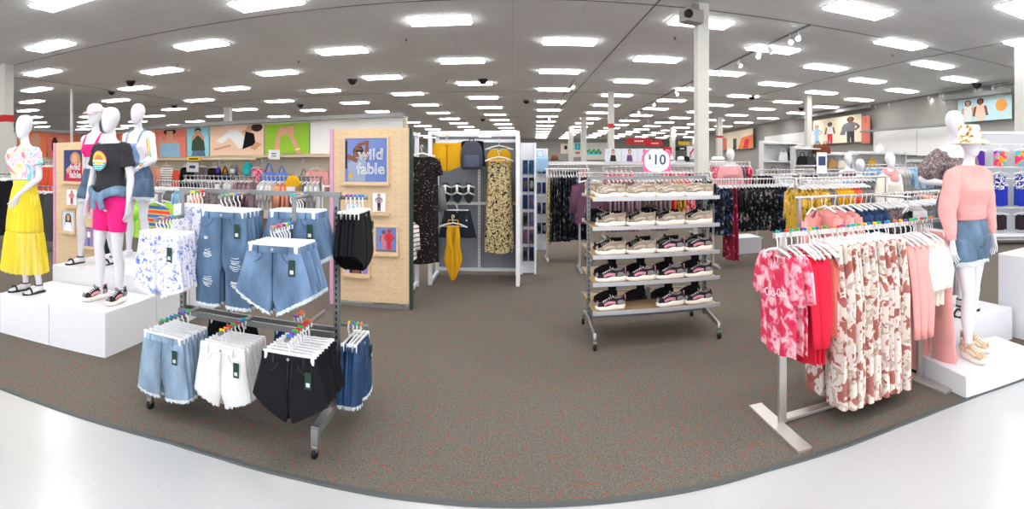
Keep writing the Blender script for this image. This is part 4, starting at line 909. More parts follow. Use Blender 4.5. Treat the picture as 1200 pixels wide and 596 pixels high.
# --- cap mannequin
m3, J, A = mannequin('white mannequin in a white cap, hot pink crop top and denim cut-offs', (-3.97, 3.95, .53), .94, .0, ((.23, .05, 1.14), (.22, -.02, .90), (0, -.1, -1)), ((-.22, .07, 1.14), (-.17, .02, .90), (.1, 0, -1)), legs={-1: ((-.09, 0, .88), (-.13, -.10, .49), (-.135, -.10, .09)), 1: ((.09, 0, .88), (.12, .05, .48), (.13, .16, .09))})
bm = B(); vloft(bm, grown(.012, 1.19, 1.345), n=28)
for s in (-1, 1): limb(bm, [(s*.09, -.085, 1.31, .035, .02), (s*.105, -.05, 1.40, .022, .016), (s*.11, .01, 1.455, .02, .014), (s*.10, .05, 1.38, .024, .016)], n=10, k=3)
for s in (-1, 1): ball(bm, (s*.065, -.085, 1.275), (.062, .05, .055), 8)
obj('crop_top', fuse(bm, .008, 4), PINKH, m3, True)
shorts_on(m3, J, DENM, top=1.065, lenf=.42, g=.018, flare=.02, fray=FRAY)
sandals(m3, J)
def cap(man, m):
    bm = B(); S = [(1.70, .086, .106, 0, .0), (1.73, .085, .104, 0, .002), (1.765, .074, .09, 0, .004), (1.79, .05, .062, 0, .006), (1.80, .02, .025, 0, .006)]; vloft(bm, dens(S, 3), n=24)
    c = obj('baseball_cap', bm, m, man, True); b2 = B(); out = []
    n = 14; rs = []
    for k in range(5):
        f = k/4; rs.append([((.084-.012*f)*math.cos(PI+PI*i/n), (-.05-.085*f*math.sin(PI*i/n)) - .055*math.sin(PI*i/n), 1.704-.022*f*f-.012*abs(math.cos(PI*i/n))) for i in range(n+1)])
    va = [[b2.verts.new(p) for p in r] for r in rs]
    for a, b_ in zip(va, va[1:]):
        for i in range(n): b2.faces.new((a[i], a[i+1], b_[i+1], b_[i]))
    bmesh.ops.solidify(b2, geom=b2.faces[:], thickness=.005); obj('visor', b2, m, c, True)
cap(m3, mat('pale_pink_cap', (240, 228, 230), .8))
# --- overalls mannequin
m4, J, A = mannequin('white mannequin in denim overalls with a rainbow sleeve, rearmost on the left', (-3.86, 4.52, .53), .97, .0, ((.23, -.02, 1.14), (.13, -.20, 1.02), (-.7, -.3, -.2)), ((-.22, .02, 1.14), (-.14, -.18, 1.0), (.6, -.3, -.3)))
wt = tee_on(m4, J, A, mat('rainbow_tee_white', (240, 240, 244), .9), z0=1.0, loose=.012, slen=1.55, flare=.0, name='long_sleeved_tee', sgrow=.004)
bm = B(); e, w_ = Vector(A[1][0]), Vector(A[1][1]); sh = Vector((.175, 0, 1.39))
for q, mm in enumerate([0, 1, 2]):
    for s0, s1 in ((sh, e),): tube(bm, [tuple(s0+Vector((.012+.006, -.058, -.02+.0))+Vector((.016*(q-1), -.002*abs(q-1), 0))), tuple(s1+Vector((.014*(q-1), -.046, 0)))], .008, 6, mi=q); tube(bm, [tuple(s1+Vector((.014*(q-1), -.046, 0))), tuple(s1.lerp(w_, .6)+Vector((.0, -.045+.0*(q-1), .014*(q-1))))], .008, 6, mi=q)
obj('rainbow_stripes', bm, [mat('stripe_orange', (246, 150, 90), .8), mat('stripe_yellow', (246, 220, 110), .8), mat('stripe_green', (150, 220, 170), .8)], wt, True)
ov = shorts_on(m4, J, DENM, top=1.10, lenf=.45, g=.022, flare=.03, fray=FRAY, name='denim_overalls')
DBIB = denim('denim_bib_blue', (130, 160, 200)); bm = B(); vloft(bm, [(z, a*.72, b_+.004, x, y-.008) for z, a, b_, x, y in grown(.020, 1.08, 1.34)], n=24)
for s in (-1, 1): limb(bm, [(s*.085, -.11, 1.33, .016, .008), (s*.10, -.07, 1.42, .016, .008), (s*.10, .0, 1.468, .016, .008), (s*.08, .06, 1.42, .016, .008), (s*.05, .09, 1.2, .016, .008)], n=8, k=3)
obj('bib', fuse(bm, .008, 2), DBIB, ov, True)
sandals(m4, J, WPLAST)
# --- right front: pink sweatshirt
m5, J, A = mannequin('white mannequin in a pink sweatshirt, frayed denim shorts and patterned bucket hat', (3.05, 2.60, .153), .965, -.05, ((.235, .02, 1.13), (.245, -.03, .90), (0, -.15, -1)), ((-.245, .0, 1.14), (-.25, -.06, .90), (0, -.15, -1)), legs={-1: ((-.09, 0, .88), (-.08, -.06, .48), (-.075, -.06, .09)), 1: ((.09, 0, .88), (.07, .02, .48), (.075, .07, .09))})
SWT = mat('pink_sweatshirt_fleece', (226, 164, 160), .95, bump=.3, bscale=25, var=.05)
sw = tee_on(m5, J, A, SWT, z0=1.07, loose=.036, slen=1.80, flare=.0, name='sweatshirt', sgrow=.012, puff=.008, neck=1.50)
b2 = B(); vloft(b2, [(1.055, .152, .11), (1.07, .158, .116), (1.10, .158, .116), (1.115, .165, .12)], n=28); obj('hem_rib', b2, SWT, sw, True)
for sd in (1, -1):
    e, w_ = Vector(A[sd][0]), Vector(A[sd][1]); b2 = B(); p = e.lerp(w_, .76); q = e.lerp(w_, .92); limb(b2, [tuple(p)+(.038, .038), tuple(q)+(.034, .034)], n=14, k=1); obj('cuff', b2, SWT, sw, True)
shorts_on(m5, J, denim('denim_washed_mid', (98, 120, 144)), top=1.085, lenf=.36, g=.016, flare=.012, fray=FRAY)
TANS = sneaker('sneaker', 'x', mat('tan_suede', (196, 172, 144), .9), mat('tan_overlay', (214, 196, 172), .8), mat('cream_trim', (230, 214, 190), .7), SOLE); shoes_on(m5, J, TANS, 1.0); 
for ch in list(TANS.children):
    for g in list(ch.children): bpy.data.objects.remove(g)
    bpy.data.objects.remove(ch)
bpy.data.objects.remove(TANS)
HATM = ramp_mat('bucket_hat_print', [(0, (120, 90, 60)), (.38, (206, 170, 120)), (.46, (244, 232, 220)), (.7, (248, 238, 228)), (.72, (226, 170, 150))], scale=18, detail=3)
bm = B(); vloft(bm, dens([(1.79, .06, .075, 0, .006), (1.785, .072, .088, 0, .006), (1.72, .088, .106, 0, .004), (1.69, .094, .112, 0, .002)], 3), n=28); ht = obj('bucket_hat', bm, HATM, m5, True)
bm = B(); vloft(bm, dens([(1.695, .092, .11, 0, .002), (1.67, .125, .145, 0, 0), (1.645, .15, .175, 0, -.004), (1.642, .15, .175, 0, -.004), (1.665, .12, .14, 0, 0), (1.69, .09, .108, 0, .002)], 2), n=28, cap=False); obj('brim', bm, HATM, ht, True)
# --- right rear
m6, J, A = mannequin('white mannequin in a brown patterned off-shoulder blouse behind the pink sweatshirt one', (3.5, 3.16, .288), .995, -.05, ((.23, .02, 1.13), (.22, -.08, .92), (0, -.2, -1)), ((-.34, .06, 1.17), (-.14, -.13, 1.12), (1, -.5, -.1)), curl=.2)
BRN = ramp_mat('brown_fleck_print', [(0, (96, 84, 86)), (.45, (128, 114, 116)), (.6, (168, 156, 156))], scale=60, detail=2)
bm = B(); vloft(bm, grown(.025, 1.12, 1.375, lambda z: .012*math.sin(z*60)), n=32)
for sd in (1, -1):
    e, w_ = Vector(A[sd][0]), Vector(A[sd][1]); sh = Vector((sd*.18, .008, 1.37)); limb(bm, [(sd*.12, .0, 1.34, .06, .06), tuple(sh)+(.075, .075), tuple(sh.lerp(e, .4))+(.095, .095), tuple(sh.lerp(e, .75))+(.085, .085), tuple(sh.lerp(e, .95))+(.055, .055)], n=18, k=3, fold=lambda t, q: .06*math.sin(5*t+q*9))
obj('blouse', fuse(bm, .009, 2), BRN, m6, True)
shorts_on(m6, J, cloth('slate_twill', (96, 98, 108)), top=1.1, lenf=.62, g=.02, flare=.02, name='bermuda_shorts')
sandals(m6, J)
# ================================================================ low-detail clothes for the racks further back
def lowtop(name, cat, m, L, hw, sleeve=.2, T=.02, strap=False, hh=None, ph=0, fold=.012):
    t = thing(name, 'x', cat); bm = B(); nw = .4
    sheet(bm, lambda v: hw*(1-v)+(hh or hw)*v, lambda u: shoulder(u, nw, .06), lambda u: shoulder(u, nw, .02), lambda u: -L-.008*math.cos(u*4), T, nu=8, nv=8, fold=fold, fk=5, ph=ph)
    if sleeve:
        for s in (-1, 1): limb(bm, [(s*(hw-.04), 0, -.18, .07, T), (s*(hw+.02), 0, -.165-sleeve, .055, T*.9)], n=8, k=1, up=Vector((1, 0, 0)))
    obj('body', bm, m, t, True)
    b2 = B(); hook(b2)
    for s in (-1, 1): limb(b2, [(0, 0, -.088, .010, .008), (s*.17, 0, -.13, .012, .008)], n=5, k=1)
    obj('shoulder_hanger', b2, WPLAST, t, True); return t
def simple_rack(label, x0, x1, y, z, m=SATIN, rz=0, feet=True, name='garment_rack'):
    t = thing(name, label, 'clothes rack', ((x0+x1)/2, y, 0), rz); h = (x1-x0)/2
    bm = B(); tube(bm, [(-h, 0, z-.015), (h, 0, z-.015)], .014); obj('hang_bar', bm, m, t)
    for s in (-1, 1):
        bm = B(); box(bm, (s*(h-.04), 0, z/2), (.03, .03, z-.02)); obj('post', bm, m, t)
        if feet: bm = B(); box(bm, (s*(h-.04), 0, .03), (.04, .55, .03)); obj('foot', bm, m, t)
    return t
def pxx(px, y): return y*math.tan((px-600)/F)
def row(px0, px1, y, z, specs, where, rz=PI/2, jit=.06):
    """specs: (proto, n, colour words). spread evenly between two sight lines"""
    x0, x1 = pxx(px0, y), pxx(px1, y); N = sum(s[1] for s in specs); i = 0
    for p, n, d in specs:
        for k in range(n):
            x = x0+(x1-x0)*(i+.5)/N; i += 1
            put(p, (x, y+R.uniform(-.01, .01), z), rz+R.uniform(-jit, jit), '%s %s%s' % (d, where, '' if n == 1 else ', %s from left' % ORD[k]), d+' '+where)
D_NAVY = lowtop('floral_dress', 'dress', NAVYF, 1.16, .19, 0, .026, hh=.27); D_NAVY2 = lowtop('floral_dress', 'dress', NAVYF2, 1.14, .19, .15, .026, hh=.25)
T_NAVY = lowtop('floral_blouse', 'blouse', NAVYF, .80, .21, .3, .024, hh=.25); T_NAVY2 = lowtop('floral_blouse', 'blouse', NAVYF2, .84, .21, .3, .024, hh=.25)
D_WINE = lowtop('wine_dress', 'dress', MAROON, 1.22, .18, 0, .03, hh=.24); D_LEO = lowtop('leaf_print_dress', 'dress', LEOP, 1.2, .19, 0, .03, hh=.22)
T_PLUM = lowtop('plum_blouse', 'top', PLUM, .72, .24, .4, .03); T_PLAID = lowtop('striped_blouse', 'top', PLAIDP, .86, .22, .4, .024); T_REDP = lowtop('red_print_blouse', 'top', TIE, .7, .22, .2, .024)
T_MUSF = lowtop('mustard_blouse', 'top', MUSTF, .66, .22, .35, .022); T_MUS = lowtop('mustard_blouse', 'top', MUST, .62, .22, .2, .022); T_ORA = lowtop('orange_blouse', 'top', ORANGE, .6, .2, .2, .022)
T_GREY = lowtop('grey_tee', 'top', GREYC, .62, .22, .3, .022); T_WHT = lowtop('white_tee', 'top', WCOT, .6, .22, .25, .022); T_BLUE = lowtop('denim_jacket', 'jacket', DEND, .55, .22, .4, .022); T_GRPL = lowtop('patterned_tee', 'top', BRN, .58, .22, .3, .022)
T_PINK = lowtop('pink_sweater', 'sweater', BLUSH, .55, .25, .45, .03); T_BLK = lowtop('black_tee', 'top', BLACKF, .62, .22, .3, .024); T_CHAR = lowtop('charcoal_trousers', 'trousers', CHAR, .98, .17, 0, .04, hh=.2)
D_BLK = lowtop('black_dress', 'dress', BLACKF, 1.12, .2, 0, .03, hh=.24); D_ORA = lowtop('coral_dress', 'dress', ORANGE, .95, .19, 0, .03, hh=.23); T_PEACH = lowtop('peach_blouse', 'top', PEACH, .85, .22, .45, .03); T_STR = lowtop('striped_sweater', 'sweater', STRIPE, .7, .23, .4, .03); T_GREEN = lowtop('neon_tee', 'top', cloth('neon_green', (176, 230, 90)), .6, .22, .2, .02)
T_LBL = lowtop('light_blue_tee', 'top', LBLUE, .6, .22, .3, .024); D_DIT = lowtop('ditsy_print_dress', 'dress', DITSY, 1.45, .2, .2, .03, hh=.22); D_FOR = lowtop('dark_green_dress', 'dress', FOREST, 1.15, .16, 0, .035, hh=.18)
# ---- middle rack behind the low rack
simple_rack('straight rack of pink sweaters, denim jackets and white tops behind the low rack', 2.3, 4.35, 3.88, 1.31, SATIN)
put(T_PINK, (2.42, 3.80, 1.30), .75, 'blush pink sweater turned to the aisle at the left end of the middle rack')
row(962, 993, 3.88, 1.30, [(T_PINK, 3, 'blush pink sweater')], 'on the middle rack behind the first'); row(993, 1024, 3.88, 1.30, [(T_BLUE, 5, 'dark denim jacket')], 'on the middle rack')
row(1024, 1047, 3.88, 1.30, [(T_GRPL, 5, 'grey-brown patterned top')], 'on the middle rack'); row(1047, 1068, 3.88, 1.30, [(T_WHT, 5, 'white top')], 'on the middle rack'); row(1068, 1100, 3.88, 1.30, [(T_GREY, 2, 'grey top'), (T_PLAID, 3, 'plum striped top'), (T_GRPL, 3, 'brown flecked top')], 'at the right end of the middle rack')
bm = B(); tube(bm, [(3.16, 3.88, 1.29), (3.16, 3.35, 1.29)], .012); tag(obj('faceout_arm', bm, SATIN), 'satin arm pushed forward from the middle rack beside the rear mannequin', 'rack arm')
put(D_FOR, (3.16, 3.40, 1.30), .55, 'long dark green dress hanging beside the right-hand mannequins')
# ---- mustard rack
simple_rack('straight rack of mustard tops behind the pink sweaters', 3.2, 4.7, 5.45, 1.42, SATIN)
row(930, 1012, 5.45, 1.41, [(T_MUSF, 7, 'mustard floral top'), (T_GREY, 2, 'grey top'), (T_MUS, 5, 'plain mustard top'), (T_ORA, 3, 'orange top'), (T_GREY, 3, 'dark grey top')], 'on the mustard rack')
simple_rack('rack of pale tops behind the mustard rack', 3.9, 5.35, 6.5, 1.45, SATIN)
row(940, 1020, 6.5, 1.44, [(T_WHT, 8, 'white top'), (T_LBL, 3, 'light blue top'), (T_GREY, 5, 'grey top')], 'on the rack behind the mustard one')
# ---- dark floral rack
simple_rack('long rack of dark floral blouses behind the shoe rack', pxx(833, 7.5), pxx(952, 7.5), 7.5, 1.35, SATIN)
row(838, 852, 7.5, 1.34, [(T_NAVY2, 5, 'dark blue floral blouse')], 'at the left of the floral rack'); row(852, 860, 7.45, 1.34, [(D_WINE, 2, 'long wine floral dress')], 'on the floral rack')
row(860, 948, 7.5, 1.34, [(T_NAVY, 12, 'black floral blouse'), (T_NAVY2, 13, 'dark blue floral blouse')], 'on the floral rack')
bm = B(); box(bm, (pxx(873, 8.5), 8.6, .14), (.5, .5, .28)); tag(obj('low_plinth', bm, PLINTH), 'low white plinth on the carpet under the floral rack', 'plinth')
# ---- dress rack left of the shoe rack
simple_rack('rack of long dark floral dresses left of the shoe rack', pxx(638, 8.6), pxx(692, 8.6), 8.6, 1.5, SATIN)
row(641, 690, 8.6, 1.49, [(D_LEO, 1, 'cream and black leaf print dress'), (D_NAVY, 7, 'long dark floral dress'), (D_NAVY2, 7, 'long blue-black floral dress')], 'on the dress rack')
simple_rack('rack of plum and striped tops directly behind the shoe rack', pxx(676, 7.7), pxx(836, 7.7), 7.7, 1.45, SATIN)
put(T_PLUM, (pxx(692, 7.5), 7.5, 1.44), .0, 'plum top facing forward, left of the striped tops behind the shoe rack')
row(710, 834, 7.7, 1.44, [(T_PLAID, 8, 'plum striped top'), (T_GRPL, 3, 'grey flecked top'), (T_PLAID, 4, 'rose striped top'), (T_ORA, 2, 'orange top'), (T_MUSF, 2, 'mustard floral top'), (T_REDP, 3, 'red print top'), (T_NAVY2, 5, 'dark floral blouse')], 'seen through the shoe rack')
simple_rack('rack of red and white print tops under the far white counter', pxx(705, 11), pxx(815, 11), 11, 1.52, SATIN)
row(708, 742, 11, 1.51, [(T_REDP, 6, 'red print top')], 'on the far rack left of the price sign'); row(778, 812, 11, 1.51, [(T_REDP, 5, 'red print top'), (T_BLK, 1, 'black top'), (T_REDP, 1, 'red tie-dyed top')], 'on the far rack by the big column')
# ---- white display bay with mustard clothes
WF = mat('white_enamel', (236, 238, 242), .4); GRB = mat('slate_back_panel', (136, 140, 150), .6)
bay = thing('display_bay', 'white framed wall bay with slate back panel and mustard clothes', 'display bay', (-.495, 6.83, 0)); hw_ = .57
for x, y in ((-hw_, 0), (hw_, 0), (-hw_, .67), (hw_, .67)):
    bm = B(); box(bm, (x, y, 1.0), (.05, .05, 2.0), bev=.004); obj('post', bm, WF, bay)
for a, b_ in (((-hw_, 0, 1.985), (hw_, 0, 1.985)), ((-hw_, .67, 1.985), (hw_, .67, 1.985)), ((-hw_, 0, 1.985), (-hw_, .67, 1.985)), ((hw_, 0, 1.985), (hw_, .67, 1.985)), ((-hw_, 0, .03), (-hw_, .67, .03)), ((hw_, 0, .03), (hw_, .67, .03)), ((-hw_, .67, .08), (hw_, .67, .08)), ((-hw_, .62, 1.02), (hw_, .62, 1.02)), ((-hw_, .62, 1.9), (hw_, .62, 1.9))):
    bm = B(); a, b_ = Vector(a), Vector(b_); d = b_-a; c = (a+b_)/2; box(bm, c, (max(.04, abs(d.x)), max(.04, abs(d.y)), .04)); obj('rail', bm, WF, bay)
bm = B(); box(bm, (0, .70, 1.03), (1.12, .02, 1.86)); obj('back_panel', bm, GRB, bay)
bm = B(); box(bm, (.03, .66, 1.0), (.035, .03, 1.84)); cu = obj('centre_upright', bm, WF, bay); bm = B()
for k in range(40): box(bm, (.03, .643, .12+k*.045), (.010, .003, .022))
obj('slots', bm, GREYM, cu)
bm = B(); box(bm, (hw_+.02, .34, 1.0), (.02, .66, 1.9)); obj('side_panel', bm, WF, bay)
def peg(px, py, y, L=.25):
    x, z = pp(px, py, y); bm = B(); tube(bm, [(x-bay.location.x, y-bay.location.y, z), (x-bay.location.x, .66, z)], .007); obj('peg', bm, STEEL, bay); return x, y, z
YB = make_bottoms('mustard_shorts', 'mustard high-waisted shorts at top left of the white bay', MUST, L=.32, wh=.19, hh=.25, T=.05, stitch=None, tagged=False, slant=.09, crotch=.30)
h_ = peg(524, 160, 7.15); put(YB, h_, 0, 'mustard high-waisted shorts at top left of the white bay'); put(CH[0], h_, 0, 'white clip hanger of the mustard shorts in the bay')
h_ = peg(536, 239, 7.1); YK = make_bottoms('navy_shorts', 'x', mat('navy_black_cotton', (32, 34, 46), .9), L=.36, wh=.18, hh=.26, T=.05, stitch=None, tagged=True, slant=.0); put(YK, h_, 0, 'navy black shorts in the lower left of the white bay'); put(CH[1], h_, 0, 'white clip hanger of the navy shorts in the bay')
def lerp_list(v, L):
    f = min(v, .9999)*(len(L)-1); i = int(f); return L[i]*(1-f+i)+L[i+1]*(f-i)
sw1 = thing('swimsuit', 'mustard one-piece swimsuit hanging in front of the navy shorts', 'swimsuit'); x_, y_, z_ = peg(531, 255, 6.95)
sw1.location = (x_, y_, z_); bm = B(); sheet(bm, lambda v: lerp_list(v, [.075, .088, .095, .092, .098, .118, .125, .105, .07, .045]), lambda u: -.10-(.26*(1-(u/.5)**2) if abs(u) < .5 else 0), lambda u: -.10, lambda u: -.82+.04*u*u, .045, fold=.012, fk=7, nv=26); obj('body', bm, MUST, sw1, True)
bm = B(); tube(bm, [(-.08, 0, -.11), (-.06, 0, -.03), (.06, 0, -.03), (.08, 0, -.11)], .008); obj('strap', bm, MUST, sw1, True)
put(TH[0], (x_, y_, z_+.02), 0, 'white hanger of the mustard swimsuit in the bay')
x_, y_, z_ = peg(585, 176, 7.05); DL = make_top('leaf_print_dress', 'x', 'dress', LEOP, L=1.36, hw=.16, hh=.20, sleeve=0, T=.05, strap=True, dip=.10, fold=.012); put(DL, (x_, y_, z_), 0, 'long cream and black leaf print dress in the white bay'); put(TH[1], (x_, y_, z_), 0, 'white hanger of the long leaf print dress')
x_, y_, z_ = peg(585, 163, 7.22); DM = make_top('mustard_dress', 'x', 'dress', MUST, L=1.50, hw=.17, hh=.20, sleeve=0, T=.05, strap=True, dip=.03, fold=.012); put(DM, (x_, y_, z_), 0, 'mustard strappy dress behind the leaf print dress'); put(TH[2], (x_, y_, z_), 0, 'white hanger of the mustard dress')
def backpack(label, loc, s, m, m2, rz=0, fringe=False):
    t = thing('backpack', label, 'backpack', loc, rz); t.scale = (s, s, s)
    bm = B(); vloft(bm, dens([(0, .10, .05, 0, 0), (.02, .14, .075, 0, 0), (.15, .15, .08, 0, 0), (.28, .135, .07, 0, 0), (.36, .09, .05, 0, 0), (.385, .03, .02, 0, 0)], 3), n=20, p=.8); obj('body', bm, m, t, True)
    bm = B(); vloft(bm, dens([(.03, .09, .03, 0, -.075), (.05, .105, .04, 0, -.075), (.17, .10, .038, 0, -.07), (.19, .08, .02, 0, -.07)], 2), n=16, p=.8); obj('front_pocket', bm, m2, t, True)
    bm = B(); tube(bm, [(-.03, 0, .37), (-.025, 0, .42), (.025, 0, .42), (.03, 0, .37)], .009); obj('handle', bm, m, t, True)
    for s_ in (-1, 1): bm = B(); tube(bm, [(s_*.06, .06, .36), (s_*.13, .10, .2), (s_*.10, .07, .02)]+([(s_*.08, 0, -.12)] if fringe else []), .014); obj('strap', bm, m, t, True)
    return t
x_, y_, z_ = peg(553, 162, 7.15); backpack('charcoal mini backpack hanging at the top middle of the white bay', (x_, y_-.05, z_-.42), 1.0, mat('charcoal_quilt', (66, 70, 84), .7), mat('slate_pocket', (84, 90, 112), .7))
tsl = lowtop('striped_blouse', 'top', ramp_mat('black_white_vertical', [(0, (24, 24, 28)), (.55, (220, 220, 224))], tex='wave', scale=6, stretch=(0, 0, 1)), .34, .14, 0, .03)
put(D_BLK, (x_+.0, y_+.12, z_+.02), 0, 'short black skirt behind the mini backpack', s=(.75, .8, .36))
def sandal_pair(label, px, py):
    x, y, z = peg(px, py, 7.2); t = thing('sandals', label, 'sandals', (x, y-.03, z-.15)); 
    t.scale = (1.75, 1.35, 1.1)
    for s in (-1, 1):
        bm = B(); plate(bm, [(s*.045+.042*math.cos(a)*(1+.15*math.sin(a)), .125*math.sin(a)) for a in [2*PI*k/20 for k in range(20)]], -.012, .012); so = obj('sole', bm, BLACK, t)
        for zz in (.07, -.02): bm = B(); tube(bm, [(s*.045-.04, -.01, zz), (s*.045, -.05, zz+.03), (s*.045+.04, -.01, zz)], .011); obj('strap', bm, WPLAST, so, True)
        bm = B(); tube(bm, [(s*.045, -.05, .10), (s*.045, -.05, .0)], .010); obj('strap', bm, WPLAST, so, True)
sandal_pair('black and white strap sandals, left pair in the white bay', 516, 213); sandal_pair('black and white strap sandals, right pair in the white bay', 543, 213)
# left side bay between pegboard and bay
sb = thing('side_bay', 'white framed side bay of dark dresses beside the birch pegboard', 'display bay', (-1.12, 6.25, 0))
for y in (-.46, .46):
    bm = B(); box(bm, (-.1, y, .985), (.05, .05, 1.97)); obj('post', bm, WF, sb)
for z in (.05, 1.45, 1.95): bm = B(); box(bm, (-.1, 0, z), (.04, .96, .04)); obj('rail', bm, WF, sb)
bm = B(); box(bm, (-.42, 0, 1.0), (.02, .96, 1.9)); obj('back_panel', bm, GRB, sb)
put(D_DIT, (-1.11, 6.45, 1.80), .35, 'long black ditsy print dress in the side bay'); put(T_STR, (-1.19, 6.0, .98), 1.1, 'black and white striped sweater low in the side bay', s=.75)
put(T_GREY, (-1.10, 6.62, 1.45), .3, 'grey top at the back of the side bay')
# right of the bay: accessory spinners
def accessory_wall(label, pxa, pxb, y, ztop, rows, seed):
    rr = random.Random(seed); x0, x1 = pxx(pxa, y), pxx(pxb, y); w_ = x1-x0
    t = thing('accessory_stand', label, 'accessory stand', ((x0+x1)/2, y, 0)); bm = B(); box(bm, (0, .05, ztop/2), (w_, .03, ztop)); obj('back_panel', bm, WF, t)
    for s in (-1, 1): bm = B(); box(bm, (s*w_/2, 0, ztop/2), (.03, .10, ztop)); obj('post', bm, WF, t)
    for k in range(rows): bm = B(); tube(bm, [(-w_/2, -.08, .28+k*(ztop-.4)/rows), (w_/2, -.08, .28+k*(ztop-.4)/rows)], .006); obj('wire_rail', bm, WF, t)
    cm = [DEND, BLACKF, CHAR, CHAR, NAVY, GREYC, NAVY, PLUM]
    for k in range(rows):
        for q in range(2):
            x = (x0+x1)/2+(q-.5)*w_*.45; z = .12+(k+1)*(ztop-.4)/rows; c = rr.choice(cm)
            g = thing('packet', 'accessory packet on the %s, %s row up, %s' % (' '.join(label.split(' with')[0].split()[:4]), ORD[k], 'left' if q == 0 else 'right'), 'accessory', (x, y-.08, z), 0, 'packets on the '+label.split(' with')[0])
            bm = B(); box(bm, (0, 0, -.07), (w_*.36, .02, .20), bev=.004); obj('card', bm, c, g); bm = B(); ball(bm, (0, -.018, -.07), (w_*.14, .015, .06), 6); obj('contents', bm, rr.choice(cm), g)
accessory_wall('narrow white accessory stand beside the bay', 611, 627, 7.6, 1.88, 6, 1)
accessory_wall('second white accessory stand with a hat on top', 628, 641, 9.6, 1.85, 4, 2)
hb = thing('handbag', 'light blue tote bag hanging on the second accessory stand', 'bag', (pxx(633, 9.4), 9.42, 1.45)); bm = B(); vloft(bm, [(-.02, .10, .04), (.0, .13, .05), (.2, .15, .05), (.25, .12, .03)], n=16, p=.6); obj('body', bm, LBLUE, hb, True); bm = B(); tube(bm, [(-.06, 0, .24), (-.04, 0, .36), (.04, 0, .36), (.06, 0, .24)], .008); obj('handle', bm, LBLUE, hb)
# ---- swimwear wall at the far right
sA, sB = Vector((7.75, 6.65, 0)), Vector((9.3, 4.9, 0)); sd_ = (sB-sA); sr_ = math.atan2(sd_.y, sd_.x)
swm = thing('swimwear_bay', 'white framed swimwear bay at the right edge of the shop', 'display bay', (sA+sB)/2, sr_); hl = sd_.length/2
bm = B(); box(bm, (0, .3, 1.1), (hl*2, .02, 2.1)); obj('back_panel', bm, mat('pale_grey_panel', (206, 208, 214), .6), swm)
for s in (-1, 0, 1): bm = B(); box(bm, (s*hl, 0, 1.1), (.05, .05, 2.2)); obj('post', bm, WF, swm)
for z in (.12, 2.17): bm = B(); box(bm, (0, 0, z), (hl*2, .05, .05)); obj('rail', bm, WF, swm)
bm = B(); box(bm, (0, .1, .2), (hl*2, .45, .06)); obj('base_shelf', bm, WF, swm)
for z in (1.95, 1.50, 1.28, .72): bm = B(); tube(bm, [(-hl, -.03, z), (hl, -.03, z)], .012); obj('hang_bar', bm, WF, swm)
PRP = cloth('purple', (88, 44, 150)); MULT = ramp_mat('multicolour_swim', [(0, (230, 60, 120)), (.42, (250, 170, 40)), (.5, (60, 180, 200)), (.58, (240, 90, 150)), (.66, (90, 60, 180))], scale=5); ROY = cloth('royal_blue', (40, 56, 170)); BLF = ramp_mat('blue_flower_swim', [(0, (30, 50, 130)), (.5, (236, 236, 240)), (.6, (30, 50, 130))], scale=22)
def swimtop(m): return lowtop('bikini', 'swimwear', m, .42, .13, 0, .03)
sws = [[swimtop(PRP), swimtop(MULT), swimtop(MULT), swimtop(ROY), swimtop(PRP)], [swimtop(BLF)]*5, [lowtop('swim_dress', 'swimwear', FOREST, .52, .15, 0, .03)]+[lowtop('swim_dress', 'swimwear', ROY, .52, .15, 0, .03)]*4, [swimtop(mat('black_swim', (40, 30, 40), .8))]*5]
nmz = ['top row', 'second row', 'third row', 'bottom row']; cz = [['purple', 'multicoloured', 'multicoloured', 'royal blue', 'purple'], ['blue flowered']*5, ['dark green']+['royal blue']*4, ['black']*5]
for a, z in enumerate((1.95, 1.50, 1.28, .72)):
    for k in range(5):
        p = (sA+sB)/2+sd_.normalized()*(-hl+.2+k*.42); p = p+Vector((-sd_.y, sd_.x, 0)).normalized()*-.05
        put(sws[a][k], (p.x, p.y, z), sr_+R.uniform(-.2, .2), '%s swimwear, %s from the left in the %s of the swimwear bay' % (cz[a][k], ORD[k], nmz[a]), 'swimwear '+nmz[a])
# ================================================================ perimeter walls
def hit(px, A, B_):
    t = (px-600)/F; d = Vector((math.sin(t), math.cos(t))); A = Vector(A[:2]); e = Vector(B_[:2])-A; den = d.x*e.y-d.y*e.x; r = (A.x*e.y-A.y*e.x)/den; return d*r, r
def wallpanel(name, label, cat, A, B_, px0, px1, py0, py1, bg, shapes, off=.12, extra=None):
    p, r0 = hit(px0, A, B_); q, r1 = hit(px1, A, B_); c = (p+q)/2; rm = c.length; z1 = CAMH-rm*(py0-HZ)/F; z0 = CAMH-rm*(py1-HZ)/F; rz = math.atan2(B_[1]-A[1], B_[0]-A[0])
    nrm = Vector((math.sin(rz), -math.cos(rz)))*off
    t = thing(name, label, cat, (c.x+nrm.x, c.y+nrm.y, (z0+z1)/2), rz); picture(t, 'print', (q-p).length, z1-z0, bg, shapes); return t
WA, WB = (-15.4, 14.9), (-2.6, 12.9); LIT = mat('white_backdrop', (240, 240, 238), .5)
bm = B(); wallseg('wall_back_left', WA, WB, 0, 2.72, mat('cream_slatwall', (214, 204, 186), .7))
wallseg('wall_side_left', (-14.6, 4), WA, 0, 2.72, mat('cream_slatwall', (214, 204, 186), .7))
def valance(a, b_, z0, z1, nm, off=.3):
    a = Vector(a); b_ = Vector(b_); d = b_-a; n = Vector((d.y, -d.x)).normalized()*off; wallseg(nm, a+n, b_+n, z0, z1, mat('grey_valance', (136, 138, 138), .6), .25)
valance(WA, WB, 2.70, 2.80, 'trim_20'); valance((-14.6, 4), WA, 2.70, 2.80, 'trim_21')
